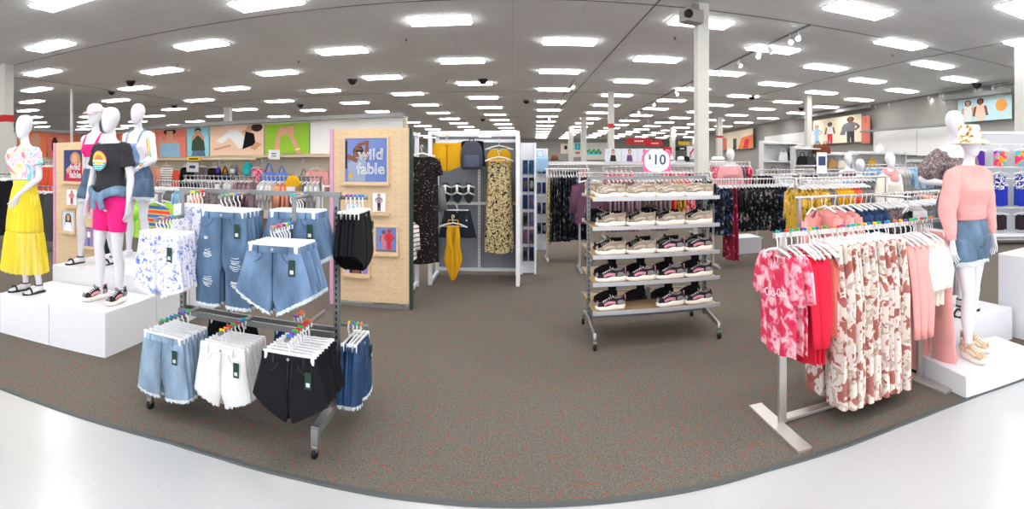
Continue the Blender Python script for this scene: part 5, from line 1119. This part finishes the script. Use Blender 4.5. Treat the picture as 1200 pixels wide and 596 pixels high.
SAL = mat('print_salmon', (232, 130, 112), .7); CYAN = mat('print_cyan', (150, 212, 226), .7); PEA = mat('print_peach', (240, 206, 180), .7); GRN = mat('print_lime', (150, 196, 60), .7); OLI = mat('print_olive', (60, 80, 60), .7); CRM = mat('print_cream', (244, 230, 206), .7)
wallpanel('wall_poster', 'salmon wall poster of a woman in a blue top, first on the back left wall', 'poster', WA, WB, 184, 221, 152, 184, SAL, [(HAIR, ell(0, .42, .2, .12)), (SKIN, bar(0, .1, 0, .45, .10)), (SKIN, [(-.25, .1), (.25, .1), (.30, -.5), (-.3, -.5)]), (LBLUE, [(-.30, .0), (.30, .0), (.33, -.5), (-.33, -.5)]), (SKIN, bar(-.36, -.3, -.30, .25, .05))])
wallpanel('wall_poster', 'cyan wall poster of a person in an olive top and jeans', 'poster', WA, WB, 222.5, 248, 150, 183, CYAN, [(HAIR, ell(0, .40, .14, .12)), (SKIN, ell(0, .32, .12, .12)), (OLI, [(-.25, .22), (.25, .22), (.33, -.3), (-.3, -.3)]), (SKIN, bar(-.28, .1, -.06, .30, .06)), (SKIN, bar(.28, .1, .06, .30, .06)), (DEN, [(-.25, -.3), (.3, -.3), (.34, -.5), (-.3, -.5)])])
wallpanel('wall_poster', 'peach wall poster of a reclining woman in white trousers and black top', 'poster', WA, WB, 249.5, 312, 147, 182, PEA, [(SKIN, bar(-.42, -.30, -.1, -.16, .035)), (PWHITE, bar(-.32, -.05, -.05, .32, .07)), (PWHITE, bar(-.08, .30, .18, -.22, .11, .14)), (BLACKF, [(.12, -.3), (.36, -.15), (.33, .2), (.18, .3)]), (SKIN, bar(.3, -.3, .42, -.1, .06)), (SKIN, ell(.25, .36, .06, .12)), (HAIR, ell(.38, .40, .10, .14)), (SKIN, bar(.12, .25, .25, .38, .03))])
wallpanel('wall_poster', 'lime green wall poster of two raised hands', 'poster', WA, WB, 313.5, 365, 145, 180, GRN, [(SKIN, bar(-.25, -.5, -.16, .2, .06, .045)), (SKIN, bar(.28, -.5, .08, .2, .06, .045)), (SKIN, ell(-.10, .25, .10, .16)), (SKIN, ell(.08, .27, .10, .15)), (mat('print_ring', (240, 220, 140), .5), bar(.2, -.38, .3, -.34, .03))])
wallpanel('backlit_panel', 'plain white wall panel right of the lime poster', 'wall panel', WA, WB, 366.5, 421, 143, 180, LIT, []); wallpanel('backlit_panel', 'plain white wall panel just left of the birch pegboard top', 'wall panel', WA, WB, 421.5, 474, 140, 180, LIT, [])
wallpanel('backlit_panel', 'narrow white panel left of the salmon poster on the back wall', 'wall panel', WA, WB, 120, 183, 156, 186, mat('print_salmon', (232, 130, 112), .7), [(SKIN, ell(-.2, 0, .1, .3)), (HAIR, ell(.1, .2, .12, .3))])
LA, LB = (-14.6, 4), (-15.4, 14.9)
wallpanel('wall_poster', 'orange wall poster on the far left side wall', 'poster', LA, LB, 18, 52, 154, 184, mat('print_orange', (240, 170, 60), .7), [(SKIN, ell(.1, .1, .2, .35)), (CYAN, bar(-.5, .3, -.2, -.1, .12))])
wallpanel('wall_poster', 'coral wall poster of a face on the far left side wall', 'poster', LA, LB, 53, 90, 157, 185, SAL, [(SKIN, ell(-.1, -.1, .2, .42)), (HAIR, ell(-.28, 0, .1, .35)), (PWHITE, bar(-.1, -.5, 0, -.3, .2))])
wallpanel('backlit_panel', 'plain white wall panel at the extreme left', 'wall panel', LA, LB, -10, 17, 152, 186, LIT, [])
# wall shelf under the posters
def wallshelf(A, B_, px0, px1, py, nm, label, depth=.4, m=None):
    p, _ = hit(px0, A, B_); q, _ = hit(px1, A, B_); c = (p+q)/2; rm = c.length; z = CAMH-rm*(py-HZ)/F; rz = math.atan2(q.y-p.y, q.x-p.x); n = Vector((math.sin(rz), -math.cos(rz)))*depth/2
    t = thing(nm, label, 'shelf', (c.x+n.x, c.y+n.y, z), rz); L_ = (q-p).length; bm = B(); box(bm, (0, 0, 0), (L_, depth, .05)); obj('board', bm, m or mat('pale_maple', (226, 206, 172), .6), t)
    for s in (-.48, -.16, .16, .48): bm = B(); plate(bm, [(s*L_, -.03), (s*L_+.03, -.03), (s*L_+.03, -.16), (s*L_, -.16)], 0, depth/2); obj('bracket', bm, WF, t)
    return t, z
wallshelf(WA, WB, 183, 310, 186.5, 'wall_shelf', 'long pale shelf under the posters on the back left wall'); wallshelf(WA, WB, 310, 474, 183, 'wall_shelf', 'deeper pale shelf under the lime poster', .55)
wallshelf(WA, WB, 310, 474, 217, 'wall_shelf', 'lower grey shelf under the blue tote bags', .5, WF)
def atwall(px, py, off=.45, A=WA, B_=WB):
    p, r = hit(px, A, B_); rz = math.atan2(B_[1]-A[1], B_[0]-A[0]); n = Vector((math.sin(rz), -math.cos(rz)))*off; q = p+n; return (q.x, q.y, CAMH-q.length*(py-HZ)/F), rz
for p_, px, py, s_, lab in [(T_PEACH, 191, 190, 1.35, 'long peach top at the left of the back wall'), (T_STR, 207, 190, 1.1, 'black and white striped sweater on the back wall'), (T_ORA, 216, 194, 1.1, 'coral striped top beside the striped sweater on the back wall'), (T_BLK, 231, 190, 1.2, 'black top under the yellow wall sign'), (T_GRPL, 248, 190, 1.2, 'grey patterned top right of the wall sign'), (T_BLK, 262, 191, 1.1, 'black top at the right of the hanging clothes on the back wall'), (T_REDP, 311, 192, 1.0, 'red jacket beside the teal backpack'), (T_PINK, 381, 192, 1.2, 'hot pink jacket at the edge of the birch pegboard')]:
    l, rz = atwall(px, py); put(p_, l, rz, lab, s=(s_, s_, s_))
l, rz = atwall(301, 206); backpack('teal backpack on the back left wall', l, 1.0, cloth('teal', (40, 160, 168)), cloth('teal2', (60, 180, 186)), rz)
l, rz = atwall(285, 204); backpack('white and grey mini backpack on the back left wall', l, .8, GREYC, WCOT, rz, True)
backpack('mustard and white backpack on a rack in front of the back wall', (pxx(343, 8.35), 8.35, 1.0), .95, MUST, WCOT, 0)
def tote(label, px, py, s, m, off=.45):
    l, rz = atwall(px, py, off); t = thing('tote_bag', label, 'bag', l, rz); t.scale = (s, s, s); bm = B(); vloft(bm, dens([(0, .20, .08), (.02, .24, .10), (.18, .25, .09), (.27, .17, .05), (.29, .12, .03)], 2), n=20, p=.7); obj('body', bm, m, t, True)
    bm = B(); tube(bm, [(-.12, 0, .26), (-.05, 0, .45), (0, 0, .52), (.05, 0, .45), (.12, 0, .26)], .02); obj('handle', bm, m, t, True)
BL = cloth('cornflower', (96, 130, 214)); tote('large cornflower blue tote bag on the lower wall shelf', 326, 216, 1.15, BL); tote('slim cornflower blue bag right of the big tote', 341, 212, .8, BL); tote('grey bag on the lower wall shelf near the pegboard', 366, 216, .8, GREYC); tote('navy bag among the back wall accessories', 279, 216, 1.0, NAVY, .6); tote('dark slate bag right of the teal backpack', 300, 222, .9, mat('slate_bag', (44, 62, 72), .7), .9)
for px, lab, c in ((267, 'small violet bag charm on the back wall', PRP), (274, 'small yellow pouch on the back wall', MUST)):
    l, rz = atwall(px, 200); t = thing('pouch', lab, 'pouch', l, rz); bm = B(); ball(bm, (0, 0, 0), (.09, .05, .11), 8); obj('body', bm, c, t, True); bm = B(); tube(bm, [(0, 0, .1), (0, 0, .25)], .01); obj('strap', bm, c, t)
def signcard(label, loc, rz, w_, h_, m, lines=(), stem=None, tx=None):
    t = thing('sign', label, 'sign', loc, rz); bm = B(); box(bm, (0, 0, 0), (w_, .02, h_), bev=.004); obj('board', bm, m, t)
    if stem: bm = B(); tube(bm, [(0, .01, 0), (0, .01, stem)], .012); obj('stem', bm, STEEL, t)
    if lines:
        bm = B()
        for (x, z, a, b_, k) in lines: box(bm, (x*w_, -.013, z*h_), (a*w_, .004, b_*h_), mi=k)
        obj('lettering', bm, [PWHITE, NV, BLACK], t)
    if tx: text_obj('lettering', tx[0], tx[1], tx[2], t, (0, -.014, 0))
    return t
l, rz = atwall(245, 186, .7); signcard('yellow sign strip under the cyan poster', l, rz, .55, .12, mat('sign_yellow', (240, 200, 50), .5), [(0, 0, .7, .3, 2)])
l, rz = atwall(245, 196, .75); signcard('white price board below the yellow sign strip', l, rz, .5, .28, mat('pale_board', (214, 216, 216), .5), [(0, .05, .5, .3, 1)])
l, rz = atwall(338, 181, .7); signcard('small white rounded sign under the lime poster', l, rz, .36, .26, PWHITE, [(0, .1, .4, .12, 1), (0, -.15, .4, .08, 1)])
# free racks in front of the back left wall
def farrack(label, pa, pb, y, z, specs, where, m=GREYM, **k):
    simple_rack(label, pxx(pa, y), pxx(pb, y), y, z, m); row(pa+1, pb-1, y, z-.005, specs, where, **k)
farrack('grey rack of pale tops behind the floral shorts', 182, 262, 6.2, 1.33, [(T_WHT, 6, 'white top'), (T_GREY, 3, 'grey top'), (T_LBL, 3, 'light blue top'), (T_WHT, 4, 'plain white top'), (T_PEACH, 3, 'peach top'), (T_GRPL, 4, 'flecked top')], 'on the rack behind the floral shorts')
farrack('grey rack of dark tops in front of the back left wall', 215, 300, 9.5, 1.32, [(T_BLK, 5, 'black top'), (T_GREY, 4, 'grey top'), (T_WHT, 4, 'white top'), (T_PLAID, 4, 'plum top')], 'on the rack before the back wall')
farrack('grey rack of peach and white tops near the mustard backpack', 305, 378, 8.5, 1.36, [(T_WHT, 4, 'white top'), (T_PEACH, 4, 'peach top'), (T_GREY, 3, 'grey top'), (T_WHT, 3, 'ivory top')], 'on the rack near the mustard backpack')
farrack('rack of bright tops between the mannequins and the denim rack', 164, 190, 5.3, 1.22, [(T_GREEN, 3, 'neon green top')], 'between mannequins and denim rack', rz=.4)
rb = lowtop('rainbow_tee', 't-shirt', ramp_mat('rainbow_bands', [(0, (230, 80, 70)), (.3, (250, 200, 70)), (.6, (80, 180, 120)), (.8, (80, 110, 200))], tex='wave', scale=3, stretch=(0, 0, 1)), .4, .2, .15, .02); put(rb, (pxx(182, 5.1), 5.1, 1.20), -.1, 'grey tee with rainbow bands right of the mannequin plinth')
farrack('rack of black clothes at the far left edge', -14, 18, 5.6, 1.40, [(T_BLK, 6, 'black top'), (D_BLK, 4, 'long black dress')], 'at the far left edge', rz=1.0)
farrack('rack of charcoal trousers behind the yellow skirt mannequin', 30, 66, 6.2, 1.16, [(T_CHAR, 6, 'charcoal trousers')], 'behind the yellow skirt', rz=.9)
farrack('rack of coral dresses left of the lilac-edged pegboard', 50, 70, 8.0, 1.62, [(D_ORA, 4, 'coral dress')], 'left of the lilac-edged pegboard', rz=.7)
# ---- right wall
RA, RB = (19.4, 60), (13.9, 6)
WOFF = .35
wallpanel('wall_poster', 'large peach wall poster of three standing women on the right wall', 'poster', RA, RB, 960, 1017, 138, 168, CRM, figure(-.42, -.5, .8, SKIN, HAIR, LBLUE, LBLUE, 'hips', .7)+figure(-.12, -.5, .85, SKIN2, HAIR, PWHITE, rd, 'down', .7)+figure(.30, -.55, 1.0, SKIN2, HAIR, GREYC, CHAR, 'hips', .8)+[(GREYC, bar(.14, -.2, .22, .2, .05))], off=WOFF)
wallpanel('wall_poster', 'coral end panel of the large poster on the right wall', 'poster', RA, RB, 1017.3, 1027, 136, 168, SAL, figure(0, -.4, .8, SKIN, HAIR, SAL, SAL, 'down', 1.8), off=WOFF)
wallpanel('wall_poster', 'wall poster of two women in pale dresses beside an orange fruit, upper right', 'poster', RA, RB, 1131, 1194, 115, 142, mat('print_aqua', (196, 226, 232), .7), figure(-.30, -.9, 1.35, SKIN, HAIR, PWHITE, PWHITE, 'down', .55)+figure(-.06, -.9, 1.38, SKIN2, HAIR, PEA, PEA, 'down', .55)+[(mat('print_tangerine', (240, 160, 80), .7), ell(.32, .1, .10, .26))], off=WOFF)
wallpanel('wall_poster', 'small orange and red poster on the far right wall behind the big column', 'poster', RA, RB, 848, 888, 154, 175, CRM, [(SAL, [(-.5, -.5), (-.25, -.5), (-.25, .2), (-.5, .3)]), (mat('print_orange', (240, 170, 60), .7), [(.1, -.5), (.5, -.5), (.5, .2), (.2, .1)]), (rd, bar(.3, -.5, .35, .0, .06)), (OLI, bar(0, -.5, 0, .1, .05))], off=WOFF)
for px0, px1, py0, py1, i in ((1029, 1080, 152, 182, 0), (1080.5, 1129, 149, 182, 1), (900, 958, 157, 172, 2)):
    wallpanel('backlit_panel', ['cream wall panel right of the large peach poster', 'cream wall panel behind the rear right mannequin', 'cream wall panel left of the large peach poster'][i], 'wall panel', RA, RB, px0, px1, py0, py1, LIT, [], off=.25)
def rbar(px0, px1, py, nm, h=.14, off=.6):
    p, _ = hit(px0, RA, RB); q, _ = hit(px1, RA, RB); n = Vector((-1, 0))*off; zz = CAMH-((p+q)/2).length*(py-HZ)/F; wallseg(nm, p+n, q+n, zz-h/2, zz+h/2, mat('grey_valance', (136, 138, 138), .6), .2)
rbar(940, 1030, 133.5, 'trim_22'); rbar(1022, 1128, 151, 'trim_23', .08); rbar(1118, 1200, 113, 'trim_24')
# ---- shelving and shops in the middle right
def gondola(label, pxa, pxb, y, z, m=WF, shelves=2, sign=None, depth=.5):
    x0, x1 = pxx(pxa, y), pxx(pxb, y); w_ = x1-x0; t = thing('shelving_unit', label, 'shelving', ((x0+x1)/2, y, 0)); bm = B(); box(bm, (0, depth/2, z/2), (w_, .03, z)); obj('back_panel', bm, m, t)
    for s in (-1, 1): bm = B(); box(bm, (s*w_/2, depth/4, z/2), (.05, depth/2, z)); obj('upright', bm, m, t)
    for k in range(shelves+1): bm = B(); box(bm, (0, .0, .12+(z-.2)*k/max(1, shelves)), (w_, depth, .035)); obj('shelf', bm, m, t)
    return t, x0, x1
PG = mat('pale_grey_laminate', (216, 216, 216), .5)
gondola('long white shelving counter across the middle of the shop', 642, 779, 14.5, 1.62, PG, 3); gondola('white shelving counter right of the price sign', 781, 862, 15, 1.60, PG, 3)
gondola('tall white handbag shelving with a cream header', 895, 934, 13, 2.2, PG, 4); gondola('tall white shelving left of the tall slim column', 932, 956, 12.5, 2.05, PG, 4); gondola('tall pale shelving of brown bags', 955, 1000, 12.5, 1.9, PG, 4); gondola('pale shelving beneath the cream wall panels', 1000, 1062, 13.0, 1.95, PG, 4)
gondola('white shelving of folded clothes below the right wall', 1060, 1128, 13.5, 1.7, PG, 4)
bag_specs = [(905, 195, 13, 'khaki', (130, 120, 96)), (917, 190, 13, 'white', (230, 230, 232)), (925, 190, 13, 'black', (36, 36, 40)), (939, 184, 12.5, 'black', (30, 30, 34)), (948, 186, 12.5, 'charcoal', (66, 66, 70)), (957, 180, 12.4, 'brown', (110, 66, 44)), (966, 181, 12.4, 'chestnut', (124, 60, 44)), (974, 196, 12.4, 'tan', (176, 140, 90)), (960, 200, 12.4, 'olive', (120, 104, 50)), (985, 200, 12.4, 'cream', (226, 216, 200)), (1020, 196, 12.9, 'mustard', (206, 160, 60)), (1040, 196, 12.9, 'grey', (140, 140, 146)), (1030, 180, 12.9, 'white', (236, 236, 236))]
for px, py, y, cn, c in bag_specs:
    zt = 2.2 if px < 934 else 2.05 if px < 955 else 1.9 if px < 1000 else 1.95; y = round(y*2)/2
    x = pxx(px, y); r = math.hypot(x, y); t = thing('handbag', '%s handbag on the shelves at the right of the shop' % cn if cn not in ('black', 'white') else '%s handbag on the %s right-hand shelves' % (cn, 'khaki end of the' if px < 930 else 'slim column end of the'), 'bag', (x, y-.06, min([.12+(zt-.2)*k/4 for k in range(5)], key=lambda q: abs(q+.16-(CAMH-r*(py-HZ)/F)))+.16)); bm = B(); vloft(bm, [(-.14, .15, .07), (-.1, .17, .08), (.06, .14, .06), (.1, .10, .04)], n=14, p=.7); m_ = cloth('bag_'+cn, c); obj('body', bm, m_, t, True); bm = B(); tube(bm, [(-.08, 0, .08), (-.04, 0, .2), (.04, 0, .2), (.08, 0, .08)], .012); obj('handle', bm, m_, t)
PHW = [PWHITE, NV]
t = thing('sign_stand', 'white upright card sign with a blue picture on the mustard rack', 'sign', (pxx(963, 6.3), 6.3, 1.45)); bm = B(); box(bm, (0, 0, .14), (.17, .01, .30)); obj('card', bm, PWHITE, t); bm = B(); box(bm, (0, -.007, .17), (.12, .004, .13)); obj('picture', bm, NV, t); bm = B(); tube(bm, [(0, 0, -.05), (0, 0, 0)], .006); obj('stem', bm, STEEL, t)
# distant mannequins
def bg_mannequin(label, px, r, zfeet, s, topm, botm, kind='dress', rz=0, torso=False):
    t_ = (px-600)/F; loc = (r*math.sin(t_), r*math.cos(t_), zfeet)
    m, J, A = mannequin(label, loc, s, rz, ((.225, .02, 1.13), (.235, -.04, .90), (0, -.1, -1)), ((-.225, .02, 1.13), (-.235, -.04, .90), (0, -.1, -1)), vox=.013)
    if kind == 'dress':
        bm = B(); vloft(bm, grown(.02, .98, 1.43), n=20); vloft(bm, [(.99, .15, .11), (.8, .21, .15), (.5, .24, .18)], n=20); obj('dress', fuse(bm, .014, 1), topm, m, True)
    else:
        tee_on(m, J, A, topm, z0=.98, loose=.03, slen=1.7, vox=.013, name='sweater', band=False)
        shorts_on(m, J, botm, lenf=.95, g=.012, flare=.0, vox=.013, name='trousers')
        if kind == 'scarf':
            bm = B(); limb(bm, [(.11*math.cos(a), -.01+.09*math.sin(a), 1.47-.03*math.sin(a+PI), .04, .04) for a in [2*PI*k/12 for k in range(13)]], n=10, k=1); ball(bm, (0, -.12, 1.38), (.09, .04, .08), 8); obj('scarf', bm, PINKC, m, True)
    return m
bg_mannequin('distant white mannequin in a plum dress among the handbag shelves', 994, 10.5, 0, 1.0, PLUM, BLACKF)
bg_mannequin('distant white mannequin in a grey sweater with coral scarf', 1008, 9.2, 0, .93, GREYC, BLACKF, 'top')
bg_mannequin('distant white mannequin in an ivory sweater with pink scarf', 1043, 8.2, .0, .98, CREAM, BLACKF, 'scarf')
bg_mannequin('distant white mannequin right of the big column in a pink and grey top', 856, 10.6, 0, 1.05, PINKC, CHAR, 'top')
# display tables with folded dark trousers
def table(label, px, y, w_, d_, h_, items, idx):
    x = pxx(px, y); t = thing('display_table', label, 'table', (x, y, 0)); bm = B(); box(bm, (0, 0, h_-.02), (w_, d_, .04), bev=.004); obj('table_top', bm, PG, t)
    for a in (-1, 1):
        for b_ in (-1, 1): bm = B(); box(bm, (a*(w_/2-.04), b_*(d_/2-.04), (h_-.04)/2), (.05, .05, h_-.04)); obj('leg', bm, PG, t)
    for k, (c, n_) in enumerate(items):
        for q in range(3):
            g = thing('folded_garment', '%s folded garment, %s in its pile on the table %s' % (c, ['bottom', 'middle', 'top'][q], idx), 'folded clothes', (x-w_/2+.2+k*.34, y, h_+.03+q*.05), R.uniform(-.1, .1)); bm = B(); box(bm, (0, 0, 0), (.28, .34, .045), bev=.015); obj('cloth', bm, n_, g, True)
table('white table of dark folded trousers in front of the ivory mannequin', 1030, 6.75, 1.3, .5, .92, [('black', BLACKF), ('navy', NAVY), ('charcoal', CHAR), ('dark navy', NAVY)], 'before the ivory mannequin')
table('white table of black folded clothes near the plum mannequin', 980, 9.2, 1.2, .5, 1.0, [('black', BLACKF), ('white', WCOT), ('jet black', BLACKF)], 'near the plum mannequin')
table('white table of folded clothes behind the rear right mannequin', 1092, 6.2, 1.4, .6, .9, [('grey', GREYC), ('peach', PEACH), ('dark green', FOREST)], 'behind the right mannequins')
farrack('rack of pale clothes under the right wall panels', 1010, 1075, 11.0, 1.55, [(T_LBL, 4, 'light blue top'), (T_PEACH, 3, 'peach top'), (T_WHT, 5, 'white top'), (T_LBL, 3, 'sky blue top')], 'under the right wall panels', SATIN)
farrack('rack of grey and blue clothes below the right wall', 1076, 1128, 9.5, 1.55, [(T_LBL, 3, 'light blue top'), (T_GREY, 5, 'grey top'), (T_BLUE, 5, 'dark denim jacket')], 'below the right wall', SATIN)
# ---- centre far: people boards, red signs, far wall prints
def board(label, pa, pb, y, p0, p1, bg, shapes, stem=True, cat='poster', name='picture_board', lines=None):
    x0, x1 = pxx(pa, y), pxx(pb, y); x = (x0+x1)/2; r = math.hypot(x, y); z1 = CAMH-r*(p0-HZ)/F; z0 = CAMH-r*(p1-HZ)/F; t = thing(name, label, cat, (x, y, (z0+z1)/2)); picture(t, 'print', x1-x0, z1-z0, bg, shapes); return t
PALE = mat('print_pale_grey', (214, 218, 226), .7)
for k, (pa, pb, c) in enumerate([(709, 728, HAIR), (728.5, 747, mat('print_violet_top', (110, 70, 120), .8)), (747.5, 762, mat('print_rose', (210, 120, 130), .8)), (762.5, 777, HAIR)]):
    board('pale header board with a %s portrait, %s of four above the white counter' % (['dark-haired', 'violet-dressed', 'turning', 'dark-haired'][k], ORD[k]), pa, pb, 14.4, 174, 189, PALE, [(HAIR, ell(0, .25, .10, .22)), (SKIN, ell(0, .22, .07, .18)), (c, [(-.2, -.5), (.2, -.5), (.14, .0), (-.14, .0)])])
def hsign(label, pa, pb, y, p0, p1, m, lines):
    x0, x1 = pxx(pa, y), pxx(pb, y); x = (x0+x1)/2; r = math.hypot(x, y); z1 = CAMH-r*(p0-HZ)/F; z0 = CAMH-r*(p1-HZ)/F; t = signcard(label, (x, y, (z0+z1)/2), 0, x1-x0, z1-z0, m, lines)
    for s in (-.4, .4): bm = B(); tube(bm, [(s*(x1-x0), 0, (z1-z0)/2), (s*(x1-x0), 0, CEIL-(z0+z1)/2)], .008); obj('hanging_wire', bm, STEEL, t)
RS = mat('sign_red', (190, 36, 44), .5)
hsign('nearer red hanging sign with white lettering at the centre of the shop', 734, 763, 28, 161.5, 169, RS, [(k*.075-.15, 0, .05, .22, 0) for k in range(5)]); hsign('farther red hanging sign, lower and to the right', 757, 776, 31, 164.5, 171, RS, [(k*.09-.3, 0, .06, .2, 0) for k in range(7)])
hsign('yellow hanging sign far away left of the big column', 795, 808, 45, 165.5, 170, mat('sign_yellow', (240, 200, 50), .5), []); hsign('black hanging sign with white lettering under the yellow one', 791, 804, 42, 172, 176, BLACK, [(.15, 0, .4, .3, 0)])
board('red price poster far away left of the yellow sign', 777, 787, 30, 172, 180, RS, [(PWHITE, bar(-.2, 0, .2, 0, .1))], name='wall_poster'); board('pale poster with a red letter left of the big column', 805, 815, 26, 171, 186, PALE, [(RS, bar(-.1, -.1, .3, .3, .08)), (RS, bar(-.1, -.4, -.1, 0, .07))], name='wall_poster')
board('white far wall poster with dark figures', 657, 669, 59.8, 168, 180, CRM, [(HAIR, ell(0, .1, .15, .2))], name='wall_poster'); board('white far wall poster with turquoise letters', 671, 682, 59.8, 167, 184, PWHITE, [(mat('print_turquoise', (60, 200, 206), .7), [(-.25, .0), (.35, .0), (.35, .45), (-.25, .45)]), (PWHITE, bar(.05, .1, .05, .4, .05)), (mat('print_orange', (240, 170, 60), .7), bar(-.2, -.2, .3, -.2, .08))], name='wall_poster')
board('white far wall panel behind the flower sign', 684, 713, 59.8, 167, 187, LIT, [], name='wall_poster')
fl = board('turquoise banner with green leaves hanging in the centre of the shop', 688, 704, 40, 178, 181, mat('print_turquoise', (60, 200, 206), .7), [], name='banner')
bm = B(); 
for k in range(9): ball(bm, (-.5+k*.125, 0, .16+.10*math.sin(k*2.1)), (.10, .04, .12), 5)
obj('leaves', bm, mat('leaf_green', (60, 140, 90), .7), fl, True)
for s in (-.4, .4): bm = B(); tube(bm, [(s, 0, 0), (s, 0, CEIL-fl.location.z)], .01); obj('hanging_wire', bm, STEEL, fl)
# heads and hats on the white counter
for k, (px, c, cn) in enumerate([(785, WPLAST, 'white'), (798, WPLAST, 'ivory'), (804, BLACKF, 'black'), (838, WPLAST, 'pale'), (845, WPLAST, 'cream'), (650, mat('hat_brown', (120, 70, 50), .8), 'brown')]):
    y = 14.8 if px > 700 else 14.3; t = thing('display_hat', '%s hat on the top of the white counter' % cn, 'hat', (pxx(px, y), y, 1.64 if px < 700 else 1.62)); bm = B(); vloft(bm, dens([(0, .20, .20), (.015, .19, .19), (.02, .11, .12), (.12, .10, .11), (.15, .06, .07), (.155, .02, .02)], 2), n=16); obj('crown_and_brim', bm, c, t, True); bm = B(); vloft(bm, [(.022, .115, .125), (.05, .112, .12)], n=16, cap=False); obj('hat_band', bm, BLACK, t)
# more distant racks to fill the sales floor
farrack('distant rack of mixed tops left of the dress rack', 644, 690, 12.5, 1.55, [(T_GREY, 5, 'grey top'), (T_BLK, 4, 'black top'), (T_PINK, 3, 'pink sweater')], 'far behind the dress rack', SATIN)
farrack('distant rack of red and white tops right of the big column', 832, 880, 12.0, 1.62, [(T_REDP, 3, 'red print top'), (T_WHT, 3, 'white top'), (T_GREY, 3, 'grey top'), (T_REDP, 2, 'red tie-dyed top')], 'right of the big column', SATIN)
farrack('distant rack of dark tops under the handbag shelves', 885, 955, 10.0, 1.45, [(T_BLK, 4, 'black top'), (T_WHT, 6, 'white top'), (T_GREY, 4, 'grey top'), (T_NAVY, 4, 'dark floral blouse')], 'under the handbag shelves', SATIN)
# ================================================================ on the ceiling
def cgp(px, py): r = F*(CEIL-CAMH)/(HZ-py); t = (px-600)/F; return r*math.sin(t), r*math.cos(t)
for k, (px, py) in enumerate([(153, 95), (131, 106), (204, 123), (352, 122), (413, 93), (566, 93), (617, 117), (566, 139), (881, 112), (939, 126), (1145, 98)]):
    x, y = cgp(px, py); t = thing('security_dome', 'black dome security camera on the ceiling, %s from the left' % ORD[k], 'security camera', (x, y, CEIL), 0, 'ceiling domes'); bm = B(); ball(bm, (0, 0, -.05), (.13, .13, .12), 8); obj('dome', bm, BLACK, t, True); bm = B(); cyl(bm, (0, 0, -.02), .16, .04, n=24); obj('ring', bm, GREYM if py > 100 else BLACK, t)
for k, (px, py) in enumerate([(208, 75), (476, 45), (350, 71), (1046, 63), (791, 43), (523, 94)]):
    x, y = cgp(px, py); t = thing('sprinkler', 'small ceiling sprinkler head, %s listed of the bright ceiling' % ORD[k] if False else 'small dark sprinkler head on the ceiling, %s from the left' % ORD[[0, 2, 1, 5, 4, 3][k]], 'sprinkler', (x, y, CEIL)); bm = B(); cyl(bm, (0, 0, -.02), .018, .05); obj('nozzle', bm, GREYM, t); bm = B(); cyl(bm, (0, 0, -.05), .03, .006); obj('deflector', bm, BLACK, t)
SPE = bpy.data.materials.new('spot_bulb'); SPE.use_nodes = True; SPE.node_tree.nodes['Principled BSDF'].inputs['Emission Color'].default_value = (1, .97, .92, 1); SPE.node_tree.nodes['Principled BSDF'].inputs['Emission Strength'].default_value = 30
def track(label, a, b_, spots, aim):
    A_ = Vector(cgp(*a)+(CEIL,)); B2 = Vector(cgp(*b_)+(CEIL,)); d = B2-A_; t = thing('light_track', label, 'track lighting', A_); bm = B(); box(bm, d/2+Vector((0, 0, -.015)), (d.length, .035, .03), math.atan2(d.y, d.x)); obj('rail', bm, GREYM, t)
    for k, (f, ax) in enumerate(spots):
        p = A_+d*f; s = thing('spotlight', 'white track spotlight, %s from the near end of the %s' % (ORD[k], aim), 'spotlight', (p.x, p.y, CEIL-.03), 0, 'spotlights of the '+aim)
        bm = B(); cyl(bm, (0, 0, -.05), .012, .10); obj('stem', bm, WPLAST, s); dr = Vector(ax).normalized(); q = Vector((0, 0, -.12)); bm = B(); limb(bm, [tuple(q-dr*.07)+(.04,), tuple(q+dr*.08)+(.06,)], n=14, k=1); h = obj('lamp_head', bm, WPLAST, s, True); bm = B(); limb(bm, [tuple(q+dr*.081)+(.048,), tuple(q+dr*.086)+(.048,)], n=14, k=1); obj('bulb', bm, SPE, h)
track('long lighting track running away over the floral rack', (950, 28), (722, 141), [(.02, (-.5, -.6, -.6)), (.035, (-.2, -.8, -.6)), (.075, (.5, -.3, -.8)), (.10, (-.4, -.5, -.7)), (.15, (.3, -.5, -.8)), (.21, (-.3, -.7, -.6)), (.28, (.4, -.7, -.5)), (.33, (-.3, -.7, -.6)), (.40, (.3, -.7, -.6)), (.55, (-.3, -.7, -.6)), (.7, (.3, -.7, -.6))], 'middle track')
track('lighting track along the right wall', (1182, 96), (930, 140), [(.04, (.8, 0, -.6)), (.09, (.8, .2, -.6)), (.2, (.8, 0, -.6)), (.24, (.8, -.2, -.6)), (.4, (.8, 0, -.6)), (.46, (.8, 0, -.6)), (.6, (.8, 0, -.6)), (.8, (.8, 0, -.6))], 'right wall track')
track('lighting track in the centre left of the straight lights', (673, 93), (640, 141), [(.02, (0, -.6, -.6)), (.3, (0, -.7, -.6)), (.8, (0, -.7, -.6))], 'centre track')
x, y = 3.0, 8.05; t = thing('ceiling_projector', 'grey box projector clamped to the top of the big column', 'projector', (x-.17, y, CEIL-.28)); bm = B(); box(bm, (0, -.02, 0), (.34, .26, .22), .3, bev=.03); obj('housing', bm, mat('warm_grey_plastic', (150, 142, 138), .5), t); bm = B(); cyl(bm, (-.10, -.17, 0), .07, .06, 'Y'); obj('lens', bm, BLACK, t, True); bm = B(); box(bm, (.10, .05, .16), (.1, .06, .14)); obj('bracket', bm, GREYM, t)
# remove prototypes that never took a place
roots = [o for o in C.objects if o.parent is None and o.get('label') == 'x']
for o in roots:
    if True:
        def kill(q):
            for c in list(q.children): kill(c)
            bpy.data.objects.remove(q)
        kill(o)
for o in C.objects:
    if 'unused' in o: del o['unused']
